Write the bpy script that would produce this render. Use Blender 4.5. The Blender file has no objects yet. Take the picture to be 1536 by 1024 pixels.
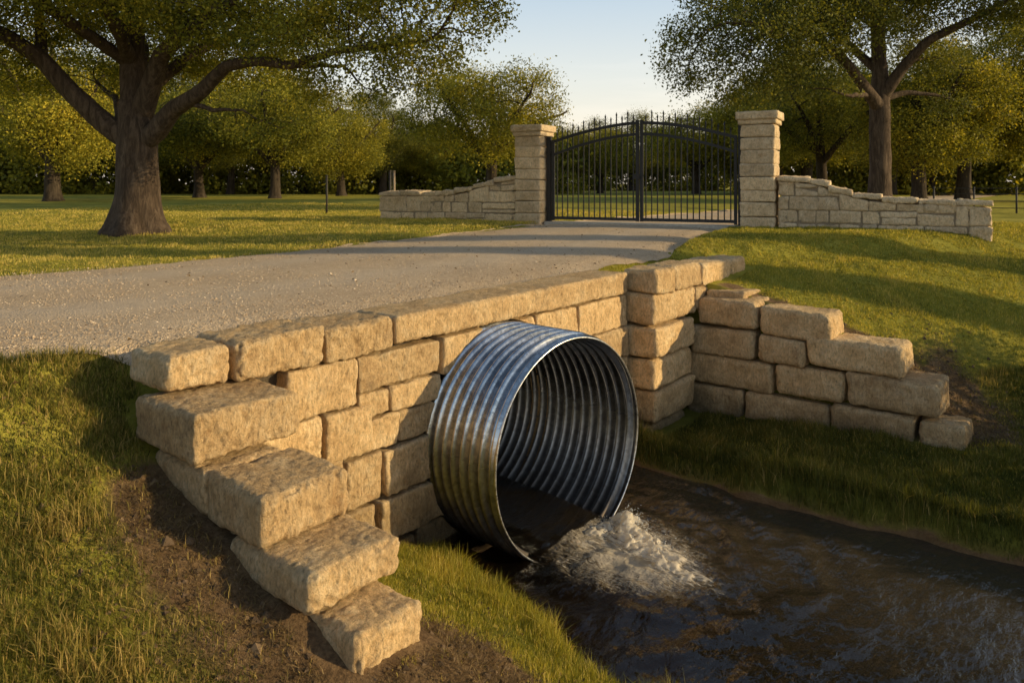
import bpy, math, random
import numpy as np
from mathutils import Vector, Matrix

random.seed(7)
SC = bpy.context.scene
COL = SC.collection
sin, cos, rad = math.sin, math.cos, math.radians

# ------------------------------------------------------------------ frames
# culvert frame: x_local = n (out of the head wall, towards the stream),
# y_local = u (along the head wall, away from the viewer), z up, 0 = coping top
PX, PY = -1.883, 5.115
UX, UY = .624, .782
NX, NY = .782, -.624
ROT = math.atan2(NY, NX)

def W(n, u):
    return PX + UX * u + NX * n, PY + UY * u + NY * n

def L(X, Y):
    dx, dy = X - PX, Y - PY
    return dx * NX + dy * NY, dx * UX + dy * UY

WATER = -2.10
PIPE_U, PIPE_R, PIPE_Z, PIPE_N = 2.9, 1.02, -1.28, .88

# ------------------------------------------------------------------ noise
def _hash(ix, iy, iz, seed):
    h = (ix * 374761393 + iy * 668265263 + iz * 2147483647 + seed * 974634777) & 0xFFFFFFFF
    h = ((h ^ (h >> 13)) * 1274126177) & 0xFFFFFFFF
    h = ((h ^ (h >> 16)) * 2246822519) & 0xFFFFFFFF
    return (h ^ (h >> 15)) & 0xFFFFFFFF

def noise3(p, seed=0):
    p = np.asarray(p, dtype=np.float64)
    f0 = np.floor(p); f = p - f0
    i = f0.astype(np.int64)
    w = f * f * f * (f * (f * 6 - 15) + 10)
    out = np.zeros(len(p))
    for dx in (0, 1):
        for dy in (0, 1):
            for dz in (0, 1):
                h = _hash(i[:, 0] + dx, i[:, 1] + dy, i[:, 2] + dz, seed)
                gx = ((h & 1023) / 511.5) - 1
                gy = (((h >> 10) & 1023) / 511.5) - 1
                gz = (((h >> 20) & 1023) / 511.5) - 1
                d = gx * (f[:, 0] - dx) + gy * (f[:, 1] - dy) + gz * (f[:, 2] - dz)
                wx = w[:, 0] if dx else 1 - w[:, 0]
                wy = w[:, 1] if dy else 1 - w[:, 1]
                wz = w[:, 2] if dz else 1 - w[:, 2]
                out += d * wx * wy * wz
    return out * 1.3

def fbm(p, seed=0, oct=3, gain=.5):
    p = np.asarray(p, dtype=np.float64)
    a, s, t = 1.0, 0.0, 0
    for o in range(oct):
        s = s + a * noise3(p * (2 ** o) + 13.7 * o, seed + o)
        a *= gain
    return s

def noise2(x, y, seed=0, oct=3):
    return fbm(np.stack([x, y, np.full_like(x, .37)], 1), seed, oct)

def sstep(a, b, x):
    t = np.clip((x - a) / (b - a), 0, 1)
    return t * t * (3 - 2 * t)

# ------------------------------------------------------------------ objects
def props(o, label=None, cat=None, group=None, kind=None):
    if label: o['label'] = label
    if cat: o['category'] = cat
    if group: o['group'] = group
    if kind: o['kind'] = kind
    return o

def empty(name, loc, rotz=0, label=None, cat=None, group=None, scale=1):
    o = bpy.data.objects.new(name, None)
    COL.objects.link(o)
    o.location = loc; o.rotation_euler = (0, 0, rotz)
    o.scale = (scale, scale, scale) if not isinstance(scale, tuple) else scale
    o.empty_display_size = .2
    return props(o, label, cat, group)

def mesh_np(name, verts, faces, smooth=True, attrs=None, mats=None):
    """faces: (M,k) int array or list of such arrays"""
    me = bpy.data.meshes.new(name)
    verts = np.asarray(verts, dtype=np.float32)
    if not isinstance(faces, list): faces = [faces]
    faces = [np.asarray(f, dtype=np.int32) for f in faces if len(f)]
    loops = np.concatenate([f.ravel() for f in faces])
    sizes = np.concatenate([np.full(len(f), f.shape[1], dtype=np.int32) for f in faces])
    starts = np.concatenate([[0], np.cumsum(sizes)[:-1]]).astype(np.int32)
    me.vertices.add(len(verts)); me.vertices.foreach_set('co', verts.ravel())
    me.loops.add(len(loops)); me.loops.foreach_set('vertex_index', loops)
    me.polygons.add(len(sizes))
    me.polygons.foreach_set('loop_start', starts)
    me.polygons.foreach_set('loop_total', sizes)
    me.polygons.foreach_set('use_smooth', np.full(len(sizes), bool(smooth)))
    me.update(calc_edges=True)
    if attrs:
        for k, v in attrs.items():
            at = me.attributes.new(k, 'FLOAT', 'POINT')
            at.data.foreach_set('value', np.asarray(v, dtype=np.float32))
    return me

def link(name, me, mat, parent=None, loc=None):
    o = bpy.data.objects.new(name, me)
    COL.objects.link(o)
    if mat is not None and not me.materials: me.materials.append(mat)
    if parent is not None: o.parent = parent
    if loc is not None: o.location = loc
    return o

class MB:
    """collects simple solids, links them as ONE mesh"""
    def __init__(s): s.v = []; s.f4 = []; s.f3 = []; s.n = 0
    def add(s, v, f4=None, f3=None):
        v = np.asarray(v, float)
        s.v.append(v)
        if f4 is not None and len(f4): s.f4.append(np.asarray(f4) + s.n)
        if f3 is not None and len(f3): s.f3.append(np.asarray(f3) + s.n)
        s.n += len(v)
        return s
    def box(s, c, h, b=0.0):
        c = np.asarray(c, float); h = np.asarray(h, float)
        v = np.array([[x, y, z] for x in (-1, 1) for y in (-1, 1) for z in (-1, 1)]) * h + c
        return s.add(v, [[0, 1, 3, 2], [4, 6, 7, 5], [0, 4, 5, 1], [2, 3, 7, 6], [0, 2, 6, 4], [1, 5, 7, 3]])
    def tube(s, pts, r, seg=8, cap=True):
        pts = np.asarray(pts, float); m = len(pts)
        r = np.full(m, r, float) if np.isscalar(r) else np.asarray(r, float)
        V = []; up = np.array([.13, .21, .97])
        for i in range(m):
            t = pts[min(i + 1, m - 1)] - pts[max(i - 1, 0)]
            t = t / (np.linalg.norm(t) + 1e-9)
            a = np.cross(t, up); 
            if np.linalg.norm(a) < .15: a = np.cross(t, [1, 0, 0])
            a /= np.linalg.norm(a); b = np.cross(t, a)
            th = np.arange(seg) * 2 * math.pi / seg
            V.append(pts[i] + r[i] * (np.outer(np.cos(th), a) + np.outer(np.sin(th), b)))
        V = np.concatenate(V)
        k = np.arange(seg); F = []
        for i in range(m - 1):
            F.append(np.stack([i * seg + k, i * seg + (k + 1) % seg, (i + 1) * seg + (k + 1) % seg, (i + 1) * seg + k], 1))
        f3 = []
        if cap:
            V = np.concatenate([V, pts[:1], pts[-1:]])
            c0, c1 = m * seg, m * seg + 1
            f3 = [[c0, (j + 1) % seg, j] for j in range(seg)] + [[c1, (m - 1) * seg + j, (m - 1) * seg + (j + 1) % seg] for j in range(seg)]
        return s.add(V, np.concatenate(F), f3)
    def mesh(s, name, smooth=False, attrs=None):
        fs = []
        if s.f4: fs.append(np.concatenate(s.f4))
        if s.f3: fs.append(np.concatenate(s.f3))
        return mesh_np(name, np.concatenate(s.v), fs, smooth, attrs)
    def build(s, name, mat, parent=None, smooth=False, attrs=None, loc=None):
        return link(name, s.mesh(name, smooth, attrs), mat, parent, loc)

# ------------------------------------------------------------------ materials
class NT:
    def __init__(s, name):
        s.m = bpy.data.materials.new(name); s.m.use_nodes = True
        s.t = s.m.node_tree; s.t.nodes.clear()
        s.out = s.t.nodes.new('ShaderNodeOutputMaterial')
    def n(s, typ, ins=None, **kw):
        nd = s.t.nodes.new(typ)
        for k, v in kw.items(): setattr(nd, k, v)
        for k, v in (ins or {}).items():
            sock = nd.inputs[k]
            if hasattr(v, 'is_output'): s.t.links.new(v, sock)
            else: sock.default_value = v
        return nd
    def coord(s, which='Object'): return s.n('ShaderNodeTexCoord').outputs[which]
    def noise(s, vec, scale, detail=5, rough=.55, dist=0):
        return s.n('ShaderNodeTexNoise', {'Vector': vec, 'Scale': scale, 'Detail': detail, 'Roughness': rough, 'Distortion': dist}).outputs['Fac']
    def ramp(s, fac, stops):
        nd = s.n('ShaderNodeValToRGB', {'Fac': fac})
        cr = nd.color_ramp
        while len(cr.elements) > 1: cr.elements.remove(cr.elements[-1])
        for i, (p, c) in enumerate(stops):
            e = cr.elements[0] if i == 0 else cr.elements.new(p)
            e.position = p
            e.color = (c, c, c, 1) if np.isscalar(c) else (*c, 1)
        return nd.outputs['Color']
    def mix(s, fac, a, b, mode='MIX'):
        nd = s.n('ShaderNodeMix', data_type='RGBA', blend_type=mode)
        for k, v in ((0, fac), (6, a), (7, b)):
            if hasattr(v, 'is_output'): s.t.links.new(v, nd.inputs[k])
            elif k == 0: nd.inputs[0].default_value = v
            else: nd.inputs[k].default_value = (*v, 1) if len(v) == 3 else v
        return nd.outputs[2]
    def math(s, op, a, b=0.0, c=None, clamp=False):
        nd = s.n('ShaderNodeMath', operation=op, use_clamp=clamp)
        for i, v in enumerate((a, b, c)):
            if v is None: continue
            if hasattr(v, 'is_output'): s.t.links.new(v, nd.inputs[i])
            else: nd.inputs[i].default_value = v
        return nd.outputs[0]
    def mapping(s, vec, scale=(1, 1, 1), loc=(0, 0, 0)):
        return s.n('ShaderNodeMapping', {'Vector': vec, 'Scale': scale, 'Location': loc}).outputs[0]
    def attr(s, name): return s.n('ShaderNodeAttribute', attribute_name=name).outputs['Fac']
    def bump(s, h, strength=.5, dist=.01, normal=None):
        ins = {'Height': h, 'Strength': strength, 'Distance': dist}
        if normal is not None: ins['Normal'] = normal
        return s.n('ShaderNodeBump', ins).outputs[0]
    def done(s, shader):
        s.t.links.new(shader, s.out.inputs['Surface']); return s.m
    def principled(s, **k):
        ins = {}
        for kk, v in k.items():
            kk = kk.replace('_', ' ')
            if kk == 'Base Color' and not hasattr(v, 'is_output') and len(v) == 3: v = (*v, 1)
            ins[kk] = v
        return s.n('ShaderNodeBsdfPrincipled', ins).outputs[0]

def mat_stone(name, dark, mid, light, streak=.35, wet=False, spec=.25, scale=1.0):
    t = NT(name)
    co = t.coord('Object')
    rnd = t.math('FRACT', t.math('ADD', t.n('ShaderNodeObjectInfo').outputs['Random'], t.attr('tone')))
    off = t.n('ShaderNodeVectorMath', {0: co, 1: t.n('ShaderNodeCombineXYZ', {0: t.math('MULTIPLY', rnd, 37.0), 1: t.math('MULTIPLY', rnd, 71.0), 2: t.math('MULTIPLY', rnd, 19.0)}).outputs[0]}, operation='ADD').outputs[0]
    f2 = t.noise(t.mapping(off, (1, 1, .55)), 46 * scale, 6, .75)
    big = t.noise(off, 3.2 * scale, 5, .6)
    med = t.noise(off, 13 * scale, 6, .68)
    fine = t.noise(off, 75 * scale, 5, .7)
    strk = t.noise(t.mapping(off, (30, 30, 8)), 1.5 * scale, 5, .72)
    v = t.math('ADD', t.math('MULTIPLY', big, .42), t.math('ADD', t.math('MULTIPLY', med, .38), t.math('MULTIPLY', fine, .2)))
    c = t.ramp(v, [(.33, dark), (.5, mid), (.66, light)])
    # rust brown iron stains and grey weathering in patches
    st = t.ramp(t.noise(off, 5.5 * scale, 6, .72, .6), [(.55, 0.), (.68, 1.)])
    c = t.mix(t.math('MULTIPLY', st, .45), c, tuple(x * k for x, k in zip(dark, (.95, .78, .6))))
    gr = t.ramp(t.noise(t.mapping(off, (1, 1, 1), (9, 4, 2)), 4.0 * scale, 6, .7, .3), [(.56, 0.), (.72, 1.)])
    c = t.mix(t.math('MULTIPLY', gr, .35), c, tuple(.92 * x for x in (.30, .27, .22)))
    sk = t.ramp(strk, [(.42, 1.), (.62, 0.)])
    c = t.mix(t.math('MULTIPLY', sk, streak), c, dark)
    gm = t.ramp(f2, [(.32, .38), (.48, 1.), (.68, 1.25)])
    c = t.mix(.8, c, gm, 'MULTIPLY')
    # per stone tone
    tone = t.math('MULTIPLY_ADD', rnd, .36, .80)
    c = t.mix(1.0, c, t.n('ShaderNodeCombineColor', {0: tone, 1: t.math('MULTIPLY_ADD', rnd, .36, .79), 2: t.math('MULTIPLY_ADD', rnd, .34, .78)}).outputs[0], 'MULTIPLY')
    # lighter raised edges, darker hollows
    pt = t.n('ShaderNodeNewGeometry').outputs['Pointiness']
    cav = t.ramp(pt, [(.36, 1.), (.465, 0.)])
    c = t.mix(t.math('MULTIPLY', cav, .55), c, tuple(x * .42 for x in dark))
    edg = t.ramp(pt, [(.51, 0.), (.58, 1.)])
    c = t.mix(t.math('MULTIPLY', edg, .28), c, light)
    if wet:
        z = t.n('ShaderNodeSeparateXYZ', {0: t.n('ShaderNodeNewGeometry').outputs['Position']}).outputs[2]
        zz = t.math('ADD', z, t.math('MULTIPLY_ADD', big, .7, -.35))
        wm = t.n('ShaderNodeMapRange', {'Value': zz, 'From Min': -1.95, 'From Max': -1.35, 'To Min': .75, 'To Max': 0.}).outputs[0]
        c = t.mix(wm, c, (.05, .048, .03))
    vor = t.n('ShaderNodeTexVoronoi', {'Vector': off, 'Scale': 38 * scale}).outputs['Distance']
    pits = t.ramp(vor, [(.05, 0.), (.22, 1.)])
    b1 = t.bump(med, .6, .03)
    b2 = t.bump(strk, .9, .035, b1)
    b2 = t.bump(f2, .9, .025, b2)
    b3 = t.bump(fine, .9, .012, b2)
    b4 = t.bump(pits, .25, .004, b3)
    return t.done(t.principled(Base_Color=c, Roughness=.92, Normal=b4, **{'Specular_IOR_Level': spec}))

M = {}
M['lime'] = mat_stone('buff_limestone', (.44, .275, .13), (.80, .56, .30), (.95, .76, .49), wet=True, streak=.42)
M['pale'] = mat_stone('pale_fieldstone', (.45, .315, .175), (.78, .595, .375), (.92, .76, .54), streak=.25, scale=.8)
M['mortar'] = mat_stone('mortar', (.10, .08, .055), (.14, .11, .08), (.18, .15, .11))
M['mortar_light'] = mat_stone('lime_mortar', (.26, .20, .13), (.36, .28, .19), (.44, .36, .26))

def mat_bark(name, a, b):
    t = NT(name); co = t.coord('Object')
    m = t.mapping(co, (9, 9, 1.6))
    r = t.noise(m, 1.3, 7, .68, .8)
    f = t.noise(co, 22, 5, .6)
    c = t.ramp(r, [(.34, tuple(x * .45 for x in a)), (.5, a), (.68, b)])
    c = t.mix(t.math('MULTIPLY', f, .35), c, tuple(x * .6 for x in a))
    bb = t.bump(r, .9, .05)
    bb = t.bump(f, .4, .01, bb)
    return t.done(t.principled(Base_Color=c, Roughness=.95, Normal=bb, **{'Specular_IOR_Level': .15}))
M['bark'] = mat_bark('oak_bark', (.085, .06, .042), (.17, .125, .09))
M['bark_far'] = mat_bark('dark_bark', (.055, .042, .03), (.10, .078, .055))

def mat_leaf(name, c0, c1, c2, trans=.38):
    t = NT(name)
    v = t.attr('tint')
    rnd = t.n('ShaderNodeObjectInfo').outputs['Random']
    c = t.ramp(t.math('ADD', v, t.math('MULTIPLY_ADD', rnd, .24, -.12)), [(.05, c0), (.55, c1), (.95, c2)])
    d = t.principled(Base_Color=c, Roughness=.6, **{'Specular_IOR_Level': .22})
    tc = t.mix(1.0, c, (1.25, 1.15, .55), 'MULTIPLY')
    tr = t.n('ShaderNodeBsdfTranslucent', {'Color': tc}).outputs[0]
    return t.done(t.n('ShaderNodeMixShader', {0: trans, 1: d, 2: tr}).outputs[0])
M['leaf_oak'] = mat_leaf('oak_leaves', (.055, .075, .014), (.25, .25, .03), (.62, .50, .06))
M['leaf_dark'] = mat_leaf('dark_oak_leaves', (.05, .066, .015), (.19, .19, .03), (.40, .34, .05))
M['leaf_far'] = mat_leaf('woodland_leaves', (.055, .07, .013), (.28, .265, .03), (.64, .50, .052))
M['grass'] = mat_leaf('grass_blades', (.085, .10, .014), (.34, .315, .042), (.68, .52, .16), trans=.45)
M['shaded_rough_grass'] = mat_leaf('shaded_rough_grass_blades', (.045, .055, .010), (.16, .155, .026), (.46, .33, .11), trans=.4)  # darker grass: shade of the near slope and ledge put into the colour
M['straw'] = mat_leaf('dry_straw', (.09, .055, .025), (.20, .13, .055), (.34, .24, .11), trans=.2)

def mat_ground():
    t = NT('lawn_and_soil'); co = t.n('ShaderNodeNewGeometry').outputs['Position']
    soil = t.attr('soil')
    n1 = t.noise(co, .55, 5, .6); n2 = t.noise(co, 4.5, 6, .65); n3 = t.noise(co, 38, 5, .7); n4 = t.noise(co, 150, 3, .6)
    g = t.ramp(t.math('ADD', t.math('MULTIPLY', n1, .45), t.math('ADD', t.math('MULTIPLY', n2, .3), t.math('MULTIPLY', n3, .25))),
               [(.36, (.12, .12, .018)), (.5, (.31, .28, .04)), (.64, (.45, .37, .07))])
    s = t.ramp(t.math('ADD', t.math('MULTIPLY', n2, .5), t.math('MULTIPLY', n3, .5)), [(.34, (.06, .037, .02)), (.5, (.16, .10, .052)), (.68, (.30, .20, .105))])
    m = t.math('ADD', soil, t.math('MULTIPLY_ADD', n2, .5, -.25), clamp=True)
    m = t.ramp(m, [(.35, 0.), (.6, 1.)])
    c = t.mix(m, g, s)
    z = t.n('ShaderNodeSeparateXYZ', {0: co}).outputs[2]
    lowm = t.n('ShaderNodeMapRange', {'Value': z, 'From Min': -1.4, 'From Max': -.7, 'To Min': .62, 'To Max': 0.}).outputs[0]  # low turf darkened to match the shaded grass colour
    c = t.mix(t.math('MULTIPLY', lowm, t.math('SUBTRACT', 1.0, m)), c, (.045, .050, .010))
    wet = t.n('ShaderNodeMapRange', {'Value': t.math('ADD', z, t.math('MULTIPLY_ADD', n2, .12, -.06)), 'From Min': -2.08, 'From Max': -1.95, 'To Min': 1., 'To Max': 0.}).outputs[0]
    c = t.mix(t.math('MULTIPLY', wet, .5), c, (.19, .105, .045))
    b = t.bump(n3, .8, .03); b = t.bump(n4, .6, .01, b)
    return t.done(t.principled(Base_Color=c, Roughness=.97, Normal=b, **{'Specular_IOR_Level': .1}))
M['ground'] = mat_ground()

def mat_road():
    t = NT('crushed_gravel'); co = t.n('ShaderNodeNewGeometry').outputs['Position']
    big = t.noise(co, .6, 5, .6); med = t.noise(co, 6, 6, .7)
    vo = t.n('ShaderNodeTexVoronoi', {'Vector': co, 'Scale': 62.0})
    vo2 = t.n('ShaderNodeTexVoronoi', {'Vector': co, 'Scale': 130.0})
    sep = t.n('ShaderNodeSeparateColor', {0: vo.outputs['Color']}).outputs[0]
    c = t.ramp(sep, [(0., (.36, .255, .155)), (.5, (.54, .40, .255)), (1., (.68, .535, .37))])
    dirt = t.ramp(t.math('ADD', t.math('MULTIPLY', big, .6), t.math('MULTIPLY', med, .4)), [(.38, (.40, .285, .175)), (.55, (.55, .41, .27)), (.68, (.64, .50, .345))])
    c = t.mix(.55, c, dirt)
    # two compacted wheel tracks are paler and smoother
    tr = t.attr('track')
    c = t.mix(t.math('MULTIPLY', tr, .35), c, (.52, .44, .345))
    b = t.bump(vo.outputs['Distance'], .8, .012); b = t.bump(vo2.outputs['Distance'], .5, .006, b); b = t.bump(med, .5, .03, b)
    return t.done(t.principled(Base_Color=c, Roughness=.95, Normal=b, **{'Specular_IOR_Level': .15}))
M['road'] = mat_road()

def mat_pebble():
    t = NT('loose_gravel'); v = t.attr('tint')
    c = t.ramp(v, [(0., (.33, .24, .155)), (.5, (.49, .375, .255)), (1., (.64, .52, .38))])
    return t.done(t.principled(Base_Color=c, Roughness=.9))
M['pebble'] = mat_pebble()

t_ = NT('soil_clods'); M['crumb'] = t_.done(t_.principled(Base_Color=t_.ramp(t_.attr('tint'), [(0., (.07, .043, .023)), (.2, (.22, .145, .08))]), Roughness=.95))
def mat_metal(name='galvanised_steel', dk=1.0):
    t = NT(name); co = t.coord('Object')
    z = t.n('ShaderNodeSeparateXYZ', {0: t.n('ShaderNodeNewGeometry').outputs['Position']}).outputs[2]
    sp = t.n('ShaderNodeTexVoronoi', {'Vector': co, 'Scale': 26.0}).outputs['Color']
    spv = t.n('ShaderNodeSeparateColor', {0: sp}).outputs[0]
    n1 = t.noise(co, 3.5, 6, .65, .4); n2 = t.noise(t.mapping(co, (3, 14, 14)), 2.2, 5, .7)
    c = t.ramp(t.math('ADD', t.math('MULTIPLY', spv, .3), t.math('MULTIPLY', n1, .7)), [(p_, tuple(dk * x for x in c_)) for p_, c_ in ((.3, (.30, .315, .34)), (.55, (.46, .48, .505)), (.8, (.62, .64, .66)))])
    dirt = t.ramp(n2, [(.5, 0.), (.72, 1.)])
    c = t.mix(t.math('MULTIPLY', dirt, .22), c, (.20, .155, .11))
    low = t.n('ShaderNodeMapRange', {'Value': t.math('ADD', z, t.math('MULTIPLY_ADD', n1, .5, -.25)), 'From Min': -2.1, 'From Max': -1.0, 'To Min': .9, 'To Max': 0.}).outputs[0]
    c = t.mix(low, c, (.07, .05, .035))
    r = t.math('ADD', t.math('MULTIPLY_ADD', n1, .16, .13), t.math('MULTIPLY', low, .35))
    b = t.bump(n2, .12, .01)
    return t.done(t.principled(Base_Color=c, Metallic=1.0, Roughness=r, Normal=b))
M['metal'] = mat_metal('galvanised_steel', 1.1)

def mat_simple(name, col, rough, metal=0., nscale=30, amp=.25, bump=.1):
    t = NT(name); co = t.coord('Object'); n = t.noise(co, nscale, 5, .6)
    c = t.ramp(n, [(.35, tuple(x * (1 - amp) for x in col)), (.65, tuple(x * (1 + amp) for x in col))])
    return t.done(t.principled(Base_Color=c, Roughness=t.math('MULTIPLY_ADD', n, .2, rough - .1), Metallic=metal, Normal=t.bump(n, bump, .004)))
M['iron'] = mat_simple('black_painted_iron', (.008, .008, .009), .55)
M['metal_in'] = mat_metal('darker_pipe_inside', .95)  # same steel as the outside with a darker base tone
M['rim'] = mat_simple('cut_zinc_edge', (.72, .71, .68), .3, 1.0)
M['post'] = mat_simple('dark_steel_post', (.03, .026, .022), .7)
M['wood'] = mat_simple('weathered_wood', (.26, .20, .14), .85)
M['concrete'] = mat_simple('threshold_concrete', (.42, .38, .32), .9, 0, 20, .2, .3)

def mat_water():
    t = NT('stream_water'); g = t.n('ShaderNodeNewGeometry').outputs['Position']
    co = t.coord('Object')
    m1 = t.mapping(co, (1.9, 1.0, 1)); m2 = t.mapping(co, (2.3, 1.0, 1))
    w1 = t.noise(m1, 2.4, 2, .5, .3); w2 = t.noise(m2, 9.0, 3, .55, .3)
    b = t.bump(w1, .5, .065); b = t.bump(w2, .55, .024, b)
    fr = t.n('ShaderNodeFresnel', {'IOR': 1.5, 'Normal': b}).outputs[0]
    gl = t.n('ShaderNodeBsdfGlossy', {'Color': (1, 1, 1, 1), 'Roughness': .04, 'Normal': b}).outputs[0]
    # silt laden: clear at the margin, dark in the deep part
    deep = t.attr('deep')
    trn = t.n('ShaderNodeBsdfTransparent', {'Color': (.86, .66, .42, 1)}).outputs[0]
    dif = t.n('ShaderNodeBsdfDiffuse', {'Color': (.055, .042, .027, 1)}).outputs[0]
    body = t.n('ShaderNodeMixShader', {0: t.math('MULTIPLY_ADD', deep, .8, .06), 1: trn, 2: dif}).outputs[0]
    sh = t.n('ShaderNodeMixShader', {0: fr, 1: body, 2: gl}).outputs[0]
    fo = t.attr('foam')
    fn = t.ramp(t.math('ADD', fo, t.math('MULTIPLY_ADD', t.noise(t.mapping(co, (1, 1.6, 1)), 14, 6, .75, 1.5), 1.0, -.5)), [(.42, 0.), (.75, 1.)])
    fd = t.principled(Base_Color=(.74, .63, .48), Roughness=.5, Normal=b)
    sh = t.n('ShaderNodeMixShader', {0: t.math('MULTIPLY', fn, .5), 1: sh, 2: fd}).outputs[0]
    return t.done(sh)
M['water'] = mat_water()

def mat_foam():
    t = NT('white_water_froth'); co = t.coord('Object')
    d = t.attr('dens')
    n = t.noise(t.mapping(co, (.42, 1.3, .8)), 12, 4, .55, 2.2); n2 = t.noise(t.mapping(co, (.3, 1.5, .8)), 30, 3, .5, 1.0)
    a = t.math('ADD', d, t.math('ADD', t.math('MULTIPLY_ADD', n, 1.7, -.85), t.math('MULTIPLY_ADD', n2, .35, -.17)))
    al = t.ramp(a, [(.33, 0.), (.60, 1.)])
    b = t.bump(n, .3, .02); b = t.bump(n2, .35, .008, b)
    w = t.principled(Base_Color=(.95, .84, .68), Roughness=.3, Normal=b)
    tl = t.n('ShaderNodeBsdfTranslucent', {'Color': (.95, .85, .7, 1)}).outputs[0]
    ww = t.n('ShaderNodeMixShader', {0: .5, 1: w, 2: tl}).outputs[0]
    tr = t.n('ShaderNodeBsdfTransparent').outputs[0]
    return t.done(t.n('ShaderNodeMixShader', {0: t.math('MULTIPLY', al, .92), 1: tr, 2: ww}).outputs[0])
M['foam'] = mat_foam()
t_ = NT('water_drops')
M['drop'] = t_.done(t_.principled(Base_Color=(.8, .8, .78), Roughness=.1, Alpha=.75))

# ------------------------------------------------------------------ terrain
def interp(x, pts):
    return np.interp(x, [p[0] for p in pts], [p[1] for p in pts])

G_R = [(-1.2, 0), (-.75, -.06), (-.3, -.28), (.5, -.38), (1.3, -.55), (2.5, -1.0), (3.3, -1.6), (4.2, -1.85), (9, -1.9)]
G_L = [(-1.3, 0), (-1.02, -.06), (-.72, -.30), (-.5, -.46), (-.3, -.58), (.0, -.72), (.5, -.88), (1.0, -1.07), (1.45, -1.21), (1.75, -1.33), (2.5, -1.62), (3.5, -1.88), (9, -1.95)]
Z_A = [(0, -1.22), (1, -1.29), (1.75, -1.36), (2.5, -1.62), (3.5, -1.88), (9, -1.95)]
NEAR = [(-80, -1.6), (-6, -1.35), (-2, -1.12), (-1.1, -1.06), (-.47, -.98), (-.1, -.64), (0, -.60), (5.0, -.62), (5.9, -.66), (7.4, -.52), (10.2, -1.05), (12.05, -1.45), (14, -1.6), (300, -1.6)]
FAR = [(-80, -6.6), (.57, -6.3), (4.1, -5.85), (6.4, -5.35), (9.7, -5.15), (10.9, -5.35), (14, -5.4), (300, -5.4)]
GATE_A = np.array([.49, 17.2]); GD = np.array([.9, -.43]) / math.hypot(.9, .43); GN = np.array([-GD[1], GD[0]])

def rise(X, Y):
    w = X * GN[0] + Y * GN[1]
    return .22 * sstep(6.8, 15, w)

def uL(n): return 1.82 - .22 * (np.clip(n, 0, 60) - .5) + .07 * np.sin(n * 2.3) + .04 * np.sin(n * 5.1 + 1)
def uR(n): return 4.68 + .05 * np.sin(n * 1.9 + .5) + .03 * np.sin(n * 6.3)

def height(n, u, detail=True):
    n = np.asarray(n, float); u = np.asarray(u, float)
    X = PX + UX * u + NX * n; Y = PY + UY * u + NY * n
    base = rise(X, Y)
    hr = interp(n - .68 * np.maximum(u - 7.5, 0), G_R)
    hl = interp(n - .25 * np.maximum(-.5 - u, 0), G_L)
    nn = np.maximum(n, 0)
    l, r = uL(n), uR(n)
    zA = interp(nn, Z_A)
    t = np.clip((u - .1) / (l - .22 - .1), 0, 1)
    left = zA + (-2.0 - zA) * t ** .9
    left = np.where(u > l - .22, -2.0 + (-.14) * np.clip((u - l + .22) / .26, 0, 1), left)
    bed = -2.14 - .42 * sstep(0, .9, u - l - .04) * sstep(0, .35, r - u)
    right0 = interp(nn, [(.3, -2.0), (1.2, -1.95), (2.6, -1.84), (4, -1.84), (9, -1.9)])
    lip = np.minimum(right0 + .02, -1.86)
    right = np.where(u < r + .14, -2.14 + (lip + 2.14) * sstep(-.02, .14, u - r), lip + (right0 - lip) * np.clip((u - r - .14) / 1.4, 0, 1))
    low = np.where(u < l + .04, left, np.where(u < r - .02, bed, right))
    tl = sstep(-.28, .08, u)
    wR = .25 + np.maximum(n - 2.7, 0) * 1.2
    tr = sstep(6.6, 6.6 + wR, u)
    plateau = np.where(n < 0, -.085, 0)          # behind the head wall
    sideL = np.where(n < -.2, hl, hl)
    z_front = (hl * (1 - tl) + low * tl) * (1 - tr) + hr * tr
    trb = sstep(5.0, 6.6, u)
    z_back = hl * (1 - tl) + (-.085 * (1 - trb) + np.minimum(hr, 0) * trb) * tl
    m = sstep(-.34, -.18, n)
    # along the wing the back slope passes through
    z = z_back * (1 - m) + z_front * m + base
    if detail:
        land = (z > WATER + .02)
        sh = X.shape
        nz = noise2(X.ravel() * .9, Y.ravel() * .9, 3, 2).reshape(sh) * .035 + noise2(X.ravel() * 5, Y.ravel() * 5, 5, 3).reshape(sh) * .022
        fade = 1 / (1 + np.maximum(np.hypot(X, Y) - 15, 0) * .03)
        z = z + nz * fade * np.where(land, 1, .6)
    # cut a shallow bed for the drive
    rn, rf = interp(u, NEAR), interp(u, FAR)
    inr = sstep(-.12, .12, np.minimum(rn - n, n - rf))
    zr = rise(X, Y) - .05 - .05
    z = z * (1 - inr) + np.minimum(z, zr) * inr
    return z

def road_z(n, u):
    X = PX + UX * u + NX * n; Y = PY + UY * u + NY * n
    rn, rf = interp(u, NEAR), interp(u, FAR)
    s = (n - rf) / (rn - rf)
    return rise(X, Y) - .05 + .03 * np.sin(np.clip(s, 0, 1) * math.pi)

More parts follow.
